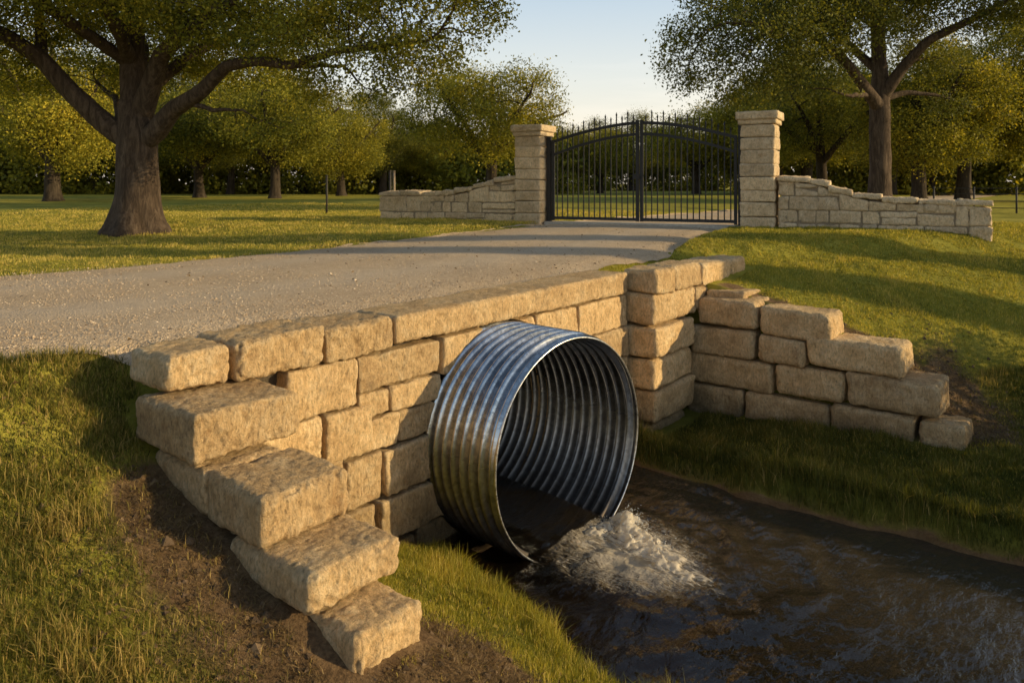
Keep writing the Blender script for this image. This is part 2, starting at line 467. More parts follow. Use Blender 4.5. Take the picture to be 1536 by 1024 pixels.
def soil_mask(n, u):
    n = np.asarray(n, float); u = np.asarray(u, float)
    wig = noise2(n * 1.6, u * 1.6, 41, 3)
    # bare slope down the outer face of the near wing wall
    d1 = np.exp(-((np.abs(u + .55) - .0) / (.40 + .13 * np.clip(n, 0, 3))) ** 2) * sstep(-.5, .25, n) * (1 - sstep(3.2, 4.2, n)) * 1.05
    # round the toe of the wing
    d2 = np.exp(-(np.hypot((n - 1.9) * .9, (u - .25)) / .5) ** 2) * 1.0
    # outer end of the far wing and the worn strip behind it
    d3 = np.exp(-(np.hypot((n - 3.2) * .9, (u - 7.2) * .8) / .62) ** 2) * 1.0
    d4 = np.exp(-((u - 7.2) / .26) ** 2) * sstep(1.0, 2.0, n) * (1 - sstep(3.4, 4.2, n)) * .85
    d7 = np.exp(-((u - 7.05) / .22) ** 2) * sstep(.2, .6, n) * (1 - sstep(1.5, 2.2, n)) * .7
    # cut banks and the bed
    d5 = sstep(-.03, .05, u - uL(n)) * (1 - sstep(-.02, .06, u - uR(n))) * sstep(-.3, -.1, n) * 1.2
    d6 = sstep(-.6, -.05, n) * (1 - sstep(.0, .25, n)) * sstep(.1, .4, u) * (1 - sstep(5, 5.4, u)) * .7
    d8 = sstep(.05, .45, noise2(n * 1.3 + 4, u * 1.3, 47, 3)) * .62 * (1 - sstep(-.7, -.4, u)) * sstep(.2, .8, n) * (1 - sstep(3.4, 4.2, n))
    m = np.maximum.reduce([d8, d1, d2, d3, d4, d5, d6, d7])
    return np.clip(m + wig * .32 * (m > .08), 0, 1.3)

def axis(parts):
    a = []
    for lo, hi, st in parts: a.extend(np.arange(lo, hi - st * .5, st).tolist())
    return np.array(sorted(set(np.round(a, 4))))

def geom(start, end, first, ratio):
    out = []; x = start; st = first; sg = 1 if end > start else -1
    while (end - x) * sg > 0:
        x += st * sg; st *= ratio; out.append(x)
    return out

na = np.array(sorted(set(np.round(list(np.arange(-1.4, 4.6, .055)) + geom(-1.4, -420, .12, 1.10) + geom(4.55, 300, .12, 1.12), 4))))
ua = np.array(sorted(set(np.round(list(np.arange(-2.6, 9.0, .07)) + geom(-2.6, -400, .12, 1.11) + geom(8.95, 500, .12, 1.085), 4))))
NN, UU = np.meshgrid(na, ua, indexing='ij')
ZZ = height(NN, UU)
XX = PX + UX * UU + NX * NN; YY = PY + UY * UU + NY * NN
ni, nj = NN.shape
idx = np.arange(ni * nj).reshape(ni, nj)
quads = np.stack([idx[:-1, :-1], idx[1:, :-1], idx[1:, 1:], idx[:-1, 1:]], -1).reshape(-1, 4)
# opening for the pipe through the bank behind the head wall
qc_n = NN.ravel()[quads].mean(1); qc_u = UU.ravel()[quads].mean(1); zmax = ZZ.ravel()[quads].max(1)
cut = (np.abs(qc_u - PIPE_U) < PIPE_R + .12) & (qc_n > -.40) & (qc_n < -.10) & (zmax > -1.95)
quads = quads[~cut]
me = mesh_np('lawn', np.stack([XX.ravel(), YY.ravel(), ZZ.ravel()], 1), quads, True, {'soil': soil_mask(NN.ravel(), UU.ravel())})
props(link('lawn', me, M['ground']), kind='structure')

# drive
us = np.array(sorted(set(np.round(list(np.arange(-3, 14, .12)) + geom(-3, -200, .2, 1.12) + geom(14, 220, .2, 1.10), 4))))
ss = np.linspace(0, 1, 48)
U2, S2 = np.meshgrid(us, ss, indexing='ij')
wob = noise2(us * 1.3, us * 0 + 2.2, 8, 3) * .07 + noise2(us * 6, us * 0 + 5.2, 9, 2) * .04
wob2 = noise2(us * 1.1, us * 0 + 7.2, 18, 3) * .07 + noise2(us * 6, us * 0 + 9.2, 19, 2) * .03
wob[(us > -.2) & (us < 5.4)] *= .2
rn = interp(us, NEAR) + wob; rf = interp(us, FAR) + wob2
N2 = rf[:, None] + (rn - rf)[:, None] * S2
Z2 = road_z(N2, U2) + noise2(N2.ravel() * 1.5, U2.ravel() * 1.5, 4, 2).reshape(N2.shape) * .012
eb = np.maximum(sstep(.9, .99, S2), sstep(.1, .01, S2) if False else sstep(.94, 1., 1 - S2))
hh_ = height(N2, U2)
Z2 = Z2 * (1 - eb) + (hh_ + .012) * eb
X2 = PX + UX * U2 + NX * N2; Y2 = PY + UY * U2 + NY * N2
i2 = np.arange(U2.size).reshape(U2.shape)
q2 = np.stack([i2[:-1, :-1], i2[:-1, 1:], i2[1:, 1:], i2[1:, :-1]], -1).reshape(-1, 4)
trk = np.exp(-((S2 - .3) / .09) ** 2) + np.exp(-((S2 - .68) / .09) ** 2)
me = mesh_np('driveway', np.stack([X2.ravel(), Y2.ravel(), Z2.ravel()], 1), q2[:, ::-1], True, {'track': trk.ravel()})
props(link('driveway', me, M['road']), kind='structure')

# ------------------------------------------------------------------ rough stone blocks
def rock(hx, hy, hz, seed, res=.026, rnd=.045, rough=(1, 1, 1), amp=1.0, jit=.022, taper=None):
    """rock faced block, centred, half extents h; returns verts, quads"""
    rs = np.random.RandomState(seed)
    h = np.array([hx, hy, hz], float)
    k = np.maximum(2, np.round(2 * h / res).astype(int))
    allv, allq, off = [], [], 0
    for ax in range(3):
        a, b = [(1, 2), (2, 0), (0, 1)][ax]
        for sgn in (0, 1):
            I, J = np.meshgrid(np.arange(k[a] + 1), np.arange(k[b] + 1), indexing='ij')
            V = np.zeros((I.size, 3), int)
            V[:, a] = I.ravel(); V[:, b] = J.ravel(); V[:, ax] = k[ax] * sgn
            ii = np.arange(I.size).reshape(I.shape) + off
            Q = np.stack([ii[:-1, :-1], ii[1:, :-1], ii[1:, 1:], ii[:-1, 1:]], -1).reshape(-1, 4)
            if sgn == 0: Q = Q[:, ::-1]
            allv.append(V); allq.append(Q); off += I.size
    V = np.concatenate(allv); Q = np.concatenate(allq)
    key = (V[:, 0] * 4096 + V[:, 1]) * 4096 + V[:, 2]
    _, first, inv = np.unique(key, return_index=True, return_inverse=True)
    V = V[first]; Q = inv.ravel()[Q]
    p = (V / k * 2 - 1) * h
    o = rs.rand(3) * 90
    # uneven rounding
    r = rnd * (1 + .55 * noise3(p * 3.3 + o, seed)) * np.minimum(1, h.min() / .11)
    r = np.clip(r, .008, h.min() * .8)[:, None]
    q = np.clip(p, -(h - r), h - r)
    d = p - q
    ln = np.linalg.norm(d, axis=1, keepdims=True)
    nrm = d / np.maximum(ln, 1e-9)
    p = q + nrm * r
    # out of square corners
    J = (rs.rand(2, 2, 2, 3) - .5) * 2 * jit
    if taper is not None: J = J + taper
    f = (p / h + 1) * .5
    f = np.clip(f, 0, 1)
    dp = np.zeros_like(p)
    for x in (0, 1):
        for y in (0, 1):
            for z in (0, 1):
                w = (f[:, 0] if x else 1 - f[:, 0]) * (f[:, 1] if y else 1 - f[:, 1]) * (f[:, 2] if z else 1 - f[:, 2])
                dp += w[:, None] * J[x, y, z]
    # displacement: swelling, broken facets, chisel streaks, grain
    an = np.abs(nrm)
    rw = an[:, 0] * rough[0] + an[:, 1] * rough[1] + an[:, 2] * rough[2]
    P = p + o
    swell = noise3(P * 2.2, seed + 1) * .012
    c = fbm(P * np.array([5.5, 5.5, 4.2]), seed + 2, 2) * 2.6
    fr_ = c - np.floor(c)
    facet = (np.floor(c) + sstep(.0, .28, fr_) - c * .45) * .0105 - .004
    facet = facet - np.clip(.08 - np.abs(noise3(P * 4.5, seed + 9)), 0, 1) * .09
    chis = noise3(P * np.array([18, 18, 6.5]), seed + 3) * .0085 + noise3(P * np.array([34, 34, 17]), seed + 4) * .007
    grain = noise3(P * 27, seed + 6) * .0045
    pit = -np.clip(noise3(P * 15, seed + 7) - .28, 0, 1) * .035
    disp = swell + (facet + chis + pit) * rw + grain * (.5 + .5 * rw)
    return p + dp + nrm * (disp * amp)[:, None], Q

def stone(name, root, rootz, n0, n1, u0, u1, z0, z1, seed, mat=None, gap=.006, cutter=None, label=None, **kw):
    """a block in the culvert frame under root (root stands at local 0,0,rootz)"""
    c = ((n0 + n1) / 2, (u0 + u1) / 2, (z0 + z1) / 2 - rootz)
    v, q = rock((n1 - n0) / 2 - gap, (u1 - u0) / 2 - gap, (z1 - z0) / 2 - gap, seed, **kw)
    me = mesh_np(name, v, q, True)
    o = link(name, me, mat or M['lime'], root, c)
    if label: o['label'] = label
    if cutter is not None:
        md = o.modifiers.new('cut', 'BOOLEAN'); md.object = cutter; md.operation = 'DIFFERENCE'; md.solver = 'EXACT'
        CUTS.append(o)
    return o
CUTS = []
RZ = -2.4
ox, oy = W(0, 0)
FACE = dict(rough=(1.15, .55, .75))

# head wall ------------------------------------------------------------------
head = empty('retaining_wall', (ox, oy, RZ), ROT, 'buff limestone head wall built around the corrugated pipe, capped by the long coping slab beside the drive', 'stone wall')
cm = MB(); cm.tube([[-3, 0, 0], [3, 0, 0]], PIPE_R + .012, 96)
cutter = cm.build('cutter', None, None); cutter.parent = head; cutter.location = (0, PIPE_U, PIPE_Z - RZ)
sd = [100]
def S(): sd[0] += 7; return sd[0]
# coping
stone('coping_stone', head, RZ, -.56, .01, .02, .765, -.285, .03, S(), res=.018, **FACE)
stone('coping_stone', head, RZ, -.56, -.01, .775, 1.455, -.285, -.0, S(), res=.018, **FACE)
stone('coping_stone', head, RZ, -.56, .02, 1.465, 5.31, -.27, .0, S(), res=.019, jit=.012, label='very long pale coping slab over the pipe', amp=.65, **FACE)
# courses, from the top (u0,u1,z0,z1)
rows = [
 (.44, 1.10, -.675, -.29, 0), (1.10, 2.04, -.595, -.29, 0), (2.05, 2.72, -.62, -.29, 1), (2.73, 3.45, -.60, -.28, 1), (3.46, 4.24, -.64, -.28, 1), (4.25, 5.33, -.66, -.275, 1),
 (.05, .77, -1.02, -.675, 0), (.78, 1.24, -1.07, -.68, 0), (1.11, 1.44, -.815, -.60, 0), (1.45, 2.06, -.825, -.60, 1),
 (1.25, 1.55, -1.09, -.82, 0), (1.56, 2.12, -1.10, -.83, 1), (3.4, 4.3, -1.02, -.645, 1), (4.31, 5.33, -1.02, -.665, 1),
 (.1, .97, -1.5, -1.03, 0), (.98, 1.36, -1.49, -1.10, 0), (1.37, 2.10, -1.50, -1.11, 1), (3.6, 4.5, -1.5, -1.03, 1), (4.51, 5.33, -1.5, -1.03, 1),
 (.3, 1.30, -1.9, -1.51, 0), (1.31, 2.35, -1.87, -1.51, 1), (3.2, 4.4, -1.9, -1.51, 1), (4.41, 5.33, -1.9, -1.51, 1),
 (.6, 1.75, -2.35, -1.91, 0), (1.76, 2.6, -2.35, -1.88, 1), (2.6, 4.0, -2.38, -1.91, 1), (4.0, 5.33, -2.35, -1.91, 1)]
for u0, u1, z0, z1, c in rows:
    stone('stone_block', head, RZ, -.46, -.01 + random.uniform(-.025, .02), u0, u1, z0, z1, S(), cutter=cutter if c else None, rnd=.024, jit=.010, res=.019, amp=.8, **FACE)
bpy.context.view_layer.update()
dg = bpy.context.evaluated_depsgraph_get()
for o in CUTS:
    ev = o.evaluated_get(dg)
    nm = bpy.data.meshes.new_from_object(ev)
    o.modifiers.clear(); old = o.data; o.data = nm
    if not nm.materials: nm.materials.append(M['lime'])
    bpy.data.meshes.remove(old)
for o in list(CUTS):
    if len(o.data.polygons) == 0: bpy.data.objects.remove(o)
cmesh = cutter.data
bpy.data.objects.remove(cutter); bpy.data.meshes.remove(cmesh)
# dark packing behind the joints
pk = MB()
pk.box((-.30, .95, -1.30 - RZ), (.12, .90, 1.0)); pk.box((-.30, 4.62, -1.30 - RZ), (.12, .66, 1.0))
pk.box((-.30, 2.9, -.275 - RZ), (.12, 1.045, .02))
ths = np.linspace(0, 2 * math.pi, 97); Vp = []
for a_ in ths:
    c_, s_ = cos(a_), sin(a_); e_ = 1.3 / max(abs(c_), abs(s_)); r_ = PIPE_R + .015
    Vp += [[-.22, PIPE_U + r_ * c_ + .02, PIPE_Z - RZ + r_ * s_], [-.22, PIPE_U + e_ * c_, PIPE_Z - RZ + max(-e_, e_ * s_ if s_ < 0 else min(e_ * s_, 1.06))]]
pk.add(Vp, [[2 * i, 2 * i + 1, 2 * i + 3, 2 * i + 2] for i in range(96)])
pk.build('joint_packing', M['mortar'], head)

# near wing ---------------------------------------------------------------------
wing = empty('wing_wall', (ox, oy, -1.45), ROT, 'stepped wing wall of large buff limestone blocks going down like stairs in the left foreground', 'stone wall')
WZ = -1.45
kw = dict(res=.015, rnd=.052, jit=.016, rough=(1.2, .35, .6))
stone('coping_stone', wing, WZ, -.58, -.03, -.46, .005, -.262, .0, S(), **kw)
stone('stone_block', wing, WZ, -.33, .43, -.53, .25, -.59, -.275, S(), label='large second step block with a worn flat top', **kw)
stone('stone_block', wing, WZ, -.18, .49, -.50, .06, -.90, -.60, S(), label='small block tucked under the second step', **kw)
stone('stone_block', wing, WZ, .46, 1.06, -.48, .14, -.90, -.605, S(), **kw)
stone('stone_block', wing, WZ, .70, 1.49, -.48, .16, -1.135, -.905, S(), **kw)
stone('stone_block', wing, WZ, 1.20, 1.755, -.41, .07, -1.40, -1.14, S(), label='lowest step block half sunk in bare soil', **kw)
stone('stone_block', wing, WZ, .02, .68, -.42, .10, -1.2, -.91, S(), **kw)

# far wing with its pier -----------------------------------------------------------
fx, fy = W(.35, 6.5)
wing2 = empty('wing_wall', (ox, oy, RZ), ROT, 'far wing wall of rounded limestone blocks stepping down the grassy right bank, with a square pier at the pipe', 'stone wall')
kw = dict(res=.02, rnd=.05, jit=.02, rough=(1.0, .4, .7), amp=.9)
# pier: coping row then courses
for a, b, n1 in ((5.335, 5.85, .37), (5.87, 6.64, .40), (6.66, 7.60, .38), (7.62, 8.16, .40)):
    stone('coping_stone', wing2, RZ, -.12, n1 + random.uniform(-.03, .02), a, b, -.27 if a < 6 else -.31, .065 - .02 * (a - 5.3), S(), gap=.012, **kw)
for z0, z1, n1, ua_, ub in ((-.635, -.245, .36, 5.35, 6.47), (-1.04, -.645, .385, 5.34, 6.43), (-1.42, -1.05, .34, 5.35, 6.42), (-1.83, -1.43, .37, 5.35, 6.44), (-2.3, -1.84, .30, 5.35, 6.3)):
    stone('stone_block', wing2, RZ, -.42, n1, ua_, ub, z0, z1, S(), **kw)
stone('stone_block', wing2, RZ, -.4, .36, 6.48, 7.4, -.60, -.30, S(), **kw)
stone('stone_block', wing2, RZ, -.3, .37, 7.42, 8.1, -.60, -.33, S(), **kw)
stone('stone_block', wing2, RZ, .38, .92, 6.72, 7.3, -.50, -.33, S(), label='thin capping stone in the corner between the pier and the wing', **kw)
kw['rnd'] = .062
def tq(px):                # distance along the wing where a sight line meets its face
    r = (px - 768) / 1130
    return (r * 9.98 - 2.447) / (.782 + .624 * r) + .35
for px0, px1, z0, z1, back in (
    (1044, 1135, -.775, -.40, .62), (1137, 1246, -.80, -.455, .60),
    (1036, 1133, -1.15, -.785, .6), (1134, 1209, -1.13, -.81, .6), (1211, 1357, -1.10, -.74, .62),
    (1026, 1159, -1.55, -1.16, .6), (1161, 1268, -1.52, -1.14, .6), (1270, 1410, -1.49, -1.11, .6),
    (1030, 1115, -2.0, -1.56, .6), (1116, 1243, -1.95, -1.55, .6), (1245, 1373, -1.92, -1.50, .6), (1375, 1450, -1.88, -1.53, .5)):
    n0, n1 = tq(px0), tq(px1)
    stone('stone_block', wing2, RZ, n0, n1, 6.5 + random.uniform(-.03, .02), 6.5 + back, z0, z1, S(), **kw)

# ------------------------------------------------------------------ pipe
pipe = empty('culvert_pipe', (*W(0, PIPE_U), PIPE_Z), ROT - rad(6), 'large corrugated galvanised steel pipe coming out of the stone head wall over the stream', 'pipe')
PITCH = .116
ns = np.arange(-6.0, PIPE_N + 1e-6, PITCH / 14)
seg = 144
th = np.arange(seg) * 2 * math.pi / seg
def tube_profile(rr, ns):
    V = np.zeros((len(ns), seg, 3))
    V[:, :, 0] = ns[:, None]
    V[:, :, 1] = rr[:, None] * np.cos(th)
    V[:, :, 2] = rr[:, None] * np.sin(th)
    ii = np.arange(len(ns) * seg).reshape(len(ns), seg)
    q = np.stack([ii[:-1], np.roll(ii, -1, 1)[:-1], np.roll(ii, -1, 1)[1:], ii[1:]], -1).reshape(-1, 4)
    return V.reshape(-1, 3), q
edge = np.clip((PIPE_N - ns) / .07, 0, 1)
rr = PIPE_R - .038 + .038 * np.sin((PIPE_N - ns) * 2 * math.pi / PITCH - .6) * edge
v1, q1 = tube_profile(rr, ns)
# slight out of round dents
dent = noise3(v1 * np.array([.9, 1.4, 1.4]) + 5, 77) * .008
ln = np.hypot(v1[:, 1], v1[:, 2]); v1[:, 1] *= (ln + dent) / ln; v1[:, 2] *= (ln + dent) / ln
v2 = v1.copy(); l2 = np.hypot(v2[:, 1], v2[:, 2]); v2[:, 1] *= (l2 - .006) / l2; v2[:, 2] *= (l2 - .006) / l2
m = MB(); m.add(v1, q1[:, ::-1]); m.build('corrugated_barrel', M['metal'], pipe, True)
m = MB(); m.add(v2, q1); m.build('inside_wall', M['metal_in'], pipe, True)
m = MB(); m.tube([[-6.05, 0, 0], [-5.95, 0, 0]], PIPE_R + .02, 48); m.build('light_stop', M['mortar'], pipe)  # added disc that keeps light out of the buried pipe end
rm = MB()
rad_e = rr[-1]
ring = [[PIPE_N + .002, rad_e * cos(a) * 1.0, rad_e * sin(a)] for a in np.linspace(0, 2 * math.pi, 145)]
rm.tube(ring, .0085, 8, False)
rm.build('lip', M['rim'], pipe, True)

# ------------------------------------------------------------------ stream
nw = np.array(sorted(set(np.round(list(np.arange(-.5, 7.0, .035)) + geom(-.5, -5.6, .06, 1.12) + geom(6.98, 120, .06, 1.09), 4))))
uw = np.round(np.arange(-.2, 5.4, .035), 4)
uw_full = np.array(sorted(set(list(uw) + geom(-.2, -30, .3, 1.3) )))
NW, UW = np.meshgrid(nw, uw_full, indexing='ij')
fn, fu = NW.ravel(), UW.ravel()
dist = np.hypot(fn - 1.15, (fu - 2.95) * .9)
turb = np.exp(-(dist / .9) ** 2) * sstep(.3, .9, fn)
zw = WATER + noise2(fn * 2.6, fu * 1.7, 51, 2) * .010 + noise2(fn * 7.5, fu * 5, 52, 2) * .0055
zw += turb * (noise2(fn * 5.5, fu * 6.5, 53, 3) * .05)
# ring waves running away from the fall
zw += .012 * np.sin(dist * 13 - 1.2 * noise2(fn * 2, fu * 2, 55, 2) * 3) * np.exp(-((dist - 1.3) / .9) ** 2) * sstep(.4, 1.2, fn)
zw += .11 * (1 - sstep(.35, .62, np.abs(fu - PIPE_U + .105 * fn))) * (1 - sstep(PIPE_N - .3, PIPE_N + .25, fn))
deep = sstep(.6, 2.9, fu - uL(fn) + noise2(fn * 1.2, fu * 1.2, 57, 2) * .3)
deep = np.clip(deep, 0, 1)
# streaks of froth drifting from the fall
foam = turb * .62 + .32 * np.exp(-((fu - 2.9 + .12 * (fn - 1)) / .55) ** 2) * sstep(1., 1.6, fn) * (1 - sstep(1.8, 3.4, fn))
foam = np.where(fn < PIPE_N - .02, 0, foam)
X, Y = W(fn, fu)
iw = np.arange(fn.size).reshape(NW.shape)
qw = np.stack([iw[:-1, :-1], iw[1:, :-1], iw[1:, 1:], iw[:-1, 1:]], -1).reshape(-1, 4)
root_w = W(0, 0)
me = mesh_np('stream', np.stack([fn, fu, zw - WATER], 1), qw, True, {'deep': deep, 'foam': foam})
o = link('stream', me, M['water']); o.location = (*root_w, WATER); o.rotation_euler = (0, 0, ROT); props(o, kind='structure')

# white water at the lip: torn, lumpy sheet plus spray
rs = np.random.RandomState(5)
gn = np.arange(.72, 2.6, .0125); gu = np.arange(2.0, 3.85, .0125)
GNn, GUu = np.meshgrid(gn, gu, indexing='ij'); a, b = GNn.ravel(), GUu.ravel()
def blob(cn, cu, rn_, ru): return np.exp(-(((a - cn) / rn_) ** 2 + ((b - cu) / ru) ** 2))
lipn = .875 + .105 * (b - 2.81)                      # the lip of the pipe seen from above
dl = a - lipn - .06
kk_ = b - 2.81
along = sstep(-.72, -.35, kk_) * (1 - sstep(.58, .8, kk_))
curt = np.exp(-(np.where(dl < 0, dl / .07, dl / .26)) ** 2) * along * (.45 + .55 * sstep(-.5, .55, kk_))
sp_ = np.clip((a - 1.05) / 1.1, 0, 1)                # tongue of froth carried away downstream
cen = 3.22 - .42 * sp_
tong = np.exp(-((b - cen) / (.27 - .10 * sp_)) ** 2) * sstep(.95, 1.15, a) * (1 - sstep(1.6, 2.5, a)) * .9
env = np.maximum(curt, tong)
hgt_ = np.maximum(curt * (.3 + .4 * sstep(-.3, .35, kk_)), tong * (1 - .6 * sp_))
P3 = np.stack([a, b, a * 0], 1)
warp = np.stack([noise3(P3 * 5, 61), noise3(P3 * 5 + 9, 62), a * 0], 1) * .10
lum = fbm((P3 + warp) * np.array([5.0, 10, 1]), 63, 4, .5)
rid = 1 - np.abs(fbm((P3 + warp) * np.array([10, 13, 1]) + 4, 66, 3, .55)) * 1.6
hz = hgt_ * (.02 + .075 * np.clip(lum + .25, -.1, 1.1) + .05 * np.clip(rid, 0, 1) ** 2) + .035 * blob(1.12, 3.32, .14, .16) * np.clip(.5 + lum, 0, 1.4)
zz = WATER + .004 + np.maximum(hz, -.02)
dens = np.clip(env * 1.35, 0, 1) * (.62 + .5 * np.clip(lum + .3 * rid, -.6, 1))
ig = np.arange(a.size).reshape(GNn.shape)
qg = np.stack([ig[:-1, :-1], ig[1:, :-1], ig[1:, 1:], ig[:-1, 1:]], -1).reshape(-1, 4)
keep = dens[qg].max(1) > .10
# lean the crests downstream so that they curl
lx = a + np.clip(hz, 0, 1) * .35 + noise3(P3 * 14, 70) * .02 * env; ly = b + noise3(P3 * 14 + 5, 71) * .03 * env
ww = empty('white_water', (*root_w, WATER), ROT)
props(ww, 'foaming white water churning where the stream pours from the pipe lip', 'white water', kind='stuff')
used, inv = np.unique(qg[keep].ravel(), return_inverse=True)
me = mesh_np('froth', np.stack([lx, ly, zz - WATER], 1)[used], inv.reshape(-1, 4), True, {'dens': dens[used]})
link('froth', me, M['foam'], ww)
# droplets
ico = np.array([[1, 0, 0], [-1, 0, 0], [0, 1, 0], [0, -1, 0], [0, 0, 1], [0, 0, -1]], float)
icf = np.array([[0, 2, 4], [2, 1, 4], [1, 3, 4], [3, 0, 4], [2, 0, 5], [1, 2, 5], [3, 1, 5], [0, 3, 5]])
K = 900
pick = rs.choice(len(a), K, p=(env * (hz > .05)) / (env * (hz > .05)).sum())
pos = np.stack([lx[pick], ly[pick], zz[pick] - WATER], 1) + np.abs(rs.normal(0, 1, (K, 3))) * np.array([.07, .0, .03]) + rs.normal(0, .03, (K, 3)) * np.array([1, 1, .3])
sz = rs.gamma(2, .0010, K) + .0009
V = (pos[:, None, :] + ico[None] * sz[:, None, None]).reshape(-1, 3)
F = (icf[None] + (np.arange(K) * 6)[:, None, None]).reshape(-1, 3)
link('spray', mesh_np('spray', V, F, True), M['drop'], ww)

# ------------------------------------------------------------------ gate, pillars, walls
def gpt(t, q=0):            # t along the gate line from the left pillar, q behind it
    p = GATE_A + GD * t + GN * q
    return p[0], p[1]
def gz(t, q=0):
    x, y = gpt(t, q); n, u = L(x, y)
    return float(height(np.array([n]), np.array([u]), False)[0])
GROT = math.atan2(GD[1], GD[0])
T_R = 4.95

def pillar(t, label, hgt, w, seed):
    x, y = gpt(t); z = .21
    root = empty('gate_pillar', (x, y, z - .05), GROT - rad(2), label, 'gate pillar', 'stone pillars at the gate')
    mb = MB(); zc = 0.0; k = 0; tones = []
    hs = [.27, .29, .24, .27, .25, .28, .25, .26]
    tot = hgt - .26 + .05; sc_ = tot / sum(hs)
    for hh in hs:
        hh *= sc_
        v, q = rock(w / 2, w / 2, hh / 2, seed + k, res=.04, rnd=.022, jit=.012, amp=.75, rough=(1.2, .9, .3))
        v = v + np.array([0, 0, zc + hh / 2]); mb.add(v, q); zc += hh; k += 1; tones.append(np.full(len(v), k * .137 % 1))
    mb.build('shaft', M['pale'], root, True, {'tone': np.concatenate(tones)})
    cb = MB()
    v, q = rock(w / 2 + .035, w / 2 + .035, .05, seed + 50, res=.04, rnd=.015, jit=.005, amp=.3); cb.add(v + [0, 0, zc + .048], q)
    v, q = rock(w / 2 + .075, w / 2 + .075, .078, seed + 51, res=.04, rnd=.02, jit=.006, amp=.4); cb.add(v + [0, 0, zc + .172], q)
    cb.build('cap', M['pale'], root, True)
    return root
pillar(.0, 'pale stone gate pillar with a flat cap, at the left end of the black gate', 2.2, .64, 900)
pillar(T_R, 'pale stone gate pillar with a flat cap, at the right end of the black gate', 2.30, .66, 950)

def field_wall(name, t0, t1, prof, label, seed, thick=.42, base=.0):
    """irregular squared rubble between stations t0..t1 on the gate line; prof(s) = top height"""
    rs = np.random.RandomState(seed)
    x, y = gpt(t0)
    sg = 1 if t1 > t0 else -1
    Lh = abs(t1 - t0)
    z0 = min(gz(t0), gz(t1)) - .12
    root = empty(name, (x, y, z0), GROT if sg > 0 else GROT + math.pi, label, 'stone wall', 'rubble walls beside the gate')
    mb = MB(); core = MB(); tones = []
    # courses follow the profile: heights are fractions of the local top minus coping
    zb = 0.0; k = 0
    courses = [.29, .25, .27, .23, .26, .25]
    cop = .11
    zc = 0
    for ci, ch in enumerate(courses):
        s = 0.0
        while s < Lh - .02:
            wd = rs.choice([.24, .34, .46, .62, .8]) * rs.uniform(.85, 1.15)
            if Lh - s - wd < .22: wd = Lh - s
            mid = s + wd / 2
            top = prof(mid / Lh) + .12 - cop
            lo, hi = zc, min(zc + ch, top)
            if top - (zc + ch) < .15: hi = top
            if hi - lo > .05 and zc < top - .02:
                split = rs.rand() < .24 and hi - lo > .17 and wd > .3
                sf = rs.uniform(.35, .65)
                parts = [(s, wd, lo, hi)] if not split else [(s, wd, lo, lo + (hi - lo) * sf), (s, wd, lo + (hi - lo) * sf, hi)]
                for (a_, w_, l_, h_) in parts:
                    sl0 = (prof(a_ / Lh) - prof(mid / Lh)) if hi == top else 0
                    sl1 = (prof((a_ + w_) / Lh) - prof(mid / Lh)) if hi == top else 0
                    tp = np.zeros((2, 2, 2, 3)); tp[0, :, 1, 2] = sl0; tp[1, :, 1, 2] = sl1
                    v, q = rock(w_ / 2 - .006, thick / 2 + rs.uniform(-.012, .02), (h_ - l_) / 2 - .005, seed * 31 + k, res=.04, rnd=.026, jit=.016, amp=.9, rough=(1, 1, .6), taper=tp)
                    mb.add(v + np.array([a_ + w_ / 2, 0, (l_ + h_) / 2]), q); k += 1; tones.append(np.full(len(v), rs.rand()))
            s += wd
        zc += ch
    mb.build('rubble', M['pale'], root, True, {'tone': np.concatenate(tones)})
    cb = MB(); s = 0.0
    while s < Lh - .02:
        wd = rs.uniform(.35, .62)
        if Lh - s - wd < .25: wd = Lh - s
        za, zb_ = prof(s / Lh) + .12, prof((s + wd) / Lh) + .12
        tp = np.zeros((2, 2, 2, 3)); md = (za + zb_) / 2
        tp[0, :, :, 2] = (za - md) * .55; tp[1, :, :, 2] = (zb_ - md) * .55
        v, q = rock(wd / 2 + .004, thick / 2 + .035, cop / 2, seed * 77 + k, res=.035, rnd=.035, jit=.022, amp=1.15, taper=tp)
        cb.add(v + np.array([s + wd / 2, 0, md - cop / 2 + rs.uniform(-.016, .016)]), q); k += 1; s += wd
    cb.build('coping', M['pale'], root, True)
    # mortar core
    ss_ = np.linspace(0.02, .98, 40); V = []
    for s_ in ss_:
        for yy in (-thick / 2 + .022, thick / 2 - .022):
            V.append([s_ * Lh, yy, 0]); V.append([s_ * Lh, yy, prof(s_) + .12 - cop - .02])
    Q = []
    for i in range(39):
        a0 = i * 4; b0 = a0 + 4
        Q += [[a0, b0, b0 + 1, a0 + 1], [a0 + 2, a0 + 3, b0 + 3, b0 + 2], [a0 + 1, b0 + 1, b0 + 3, a0 + 3]]
    Q += [[0, 1, 3, 2], [156, 158, 159, 157]]
    core.add(V, Q); core.build('mortar', M['mortar_light'], root)
    return root

def prof_r(s): return float(np.interp(s, [0, .12, .27, .36, .46, .60, 1.0], [1.10, 1.08, .94, .78, .73, .69, .62]))
def prof_l(s): return float(np.interp(s, [0, .08, .2, .35, .45, .6, 1.0], [1.06, 1.04, .90, .76, .71, .68, .66]))
field_wall('rubble_wall', T_R + .36, T_R + 3.93, prof_r, 'low pale rubble wall swooping down to the right of the gate, in front of the dark oak', 21)
field_wall('rubble_wall', -.34, -4.1, prof_l, 'low pale rubble wall swooping down to the left of the gate, ending at a thin post', 22)

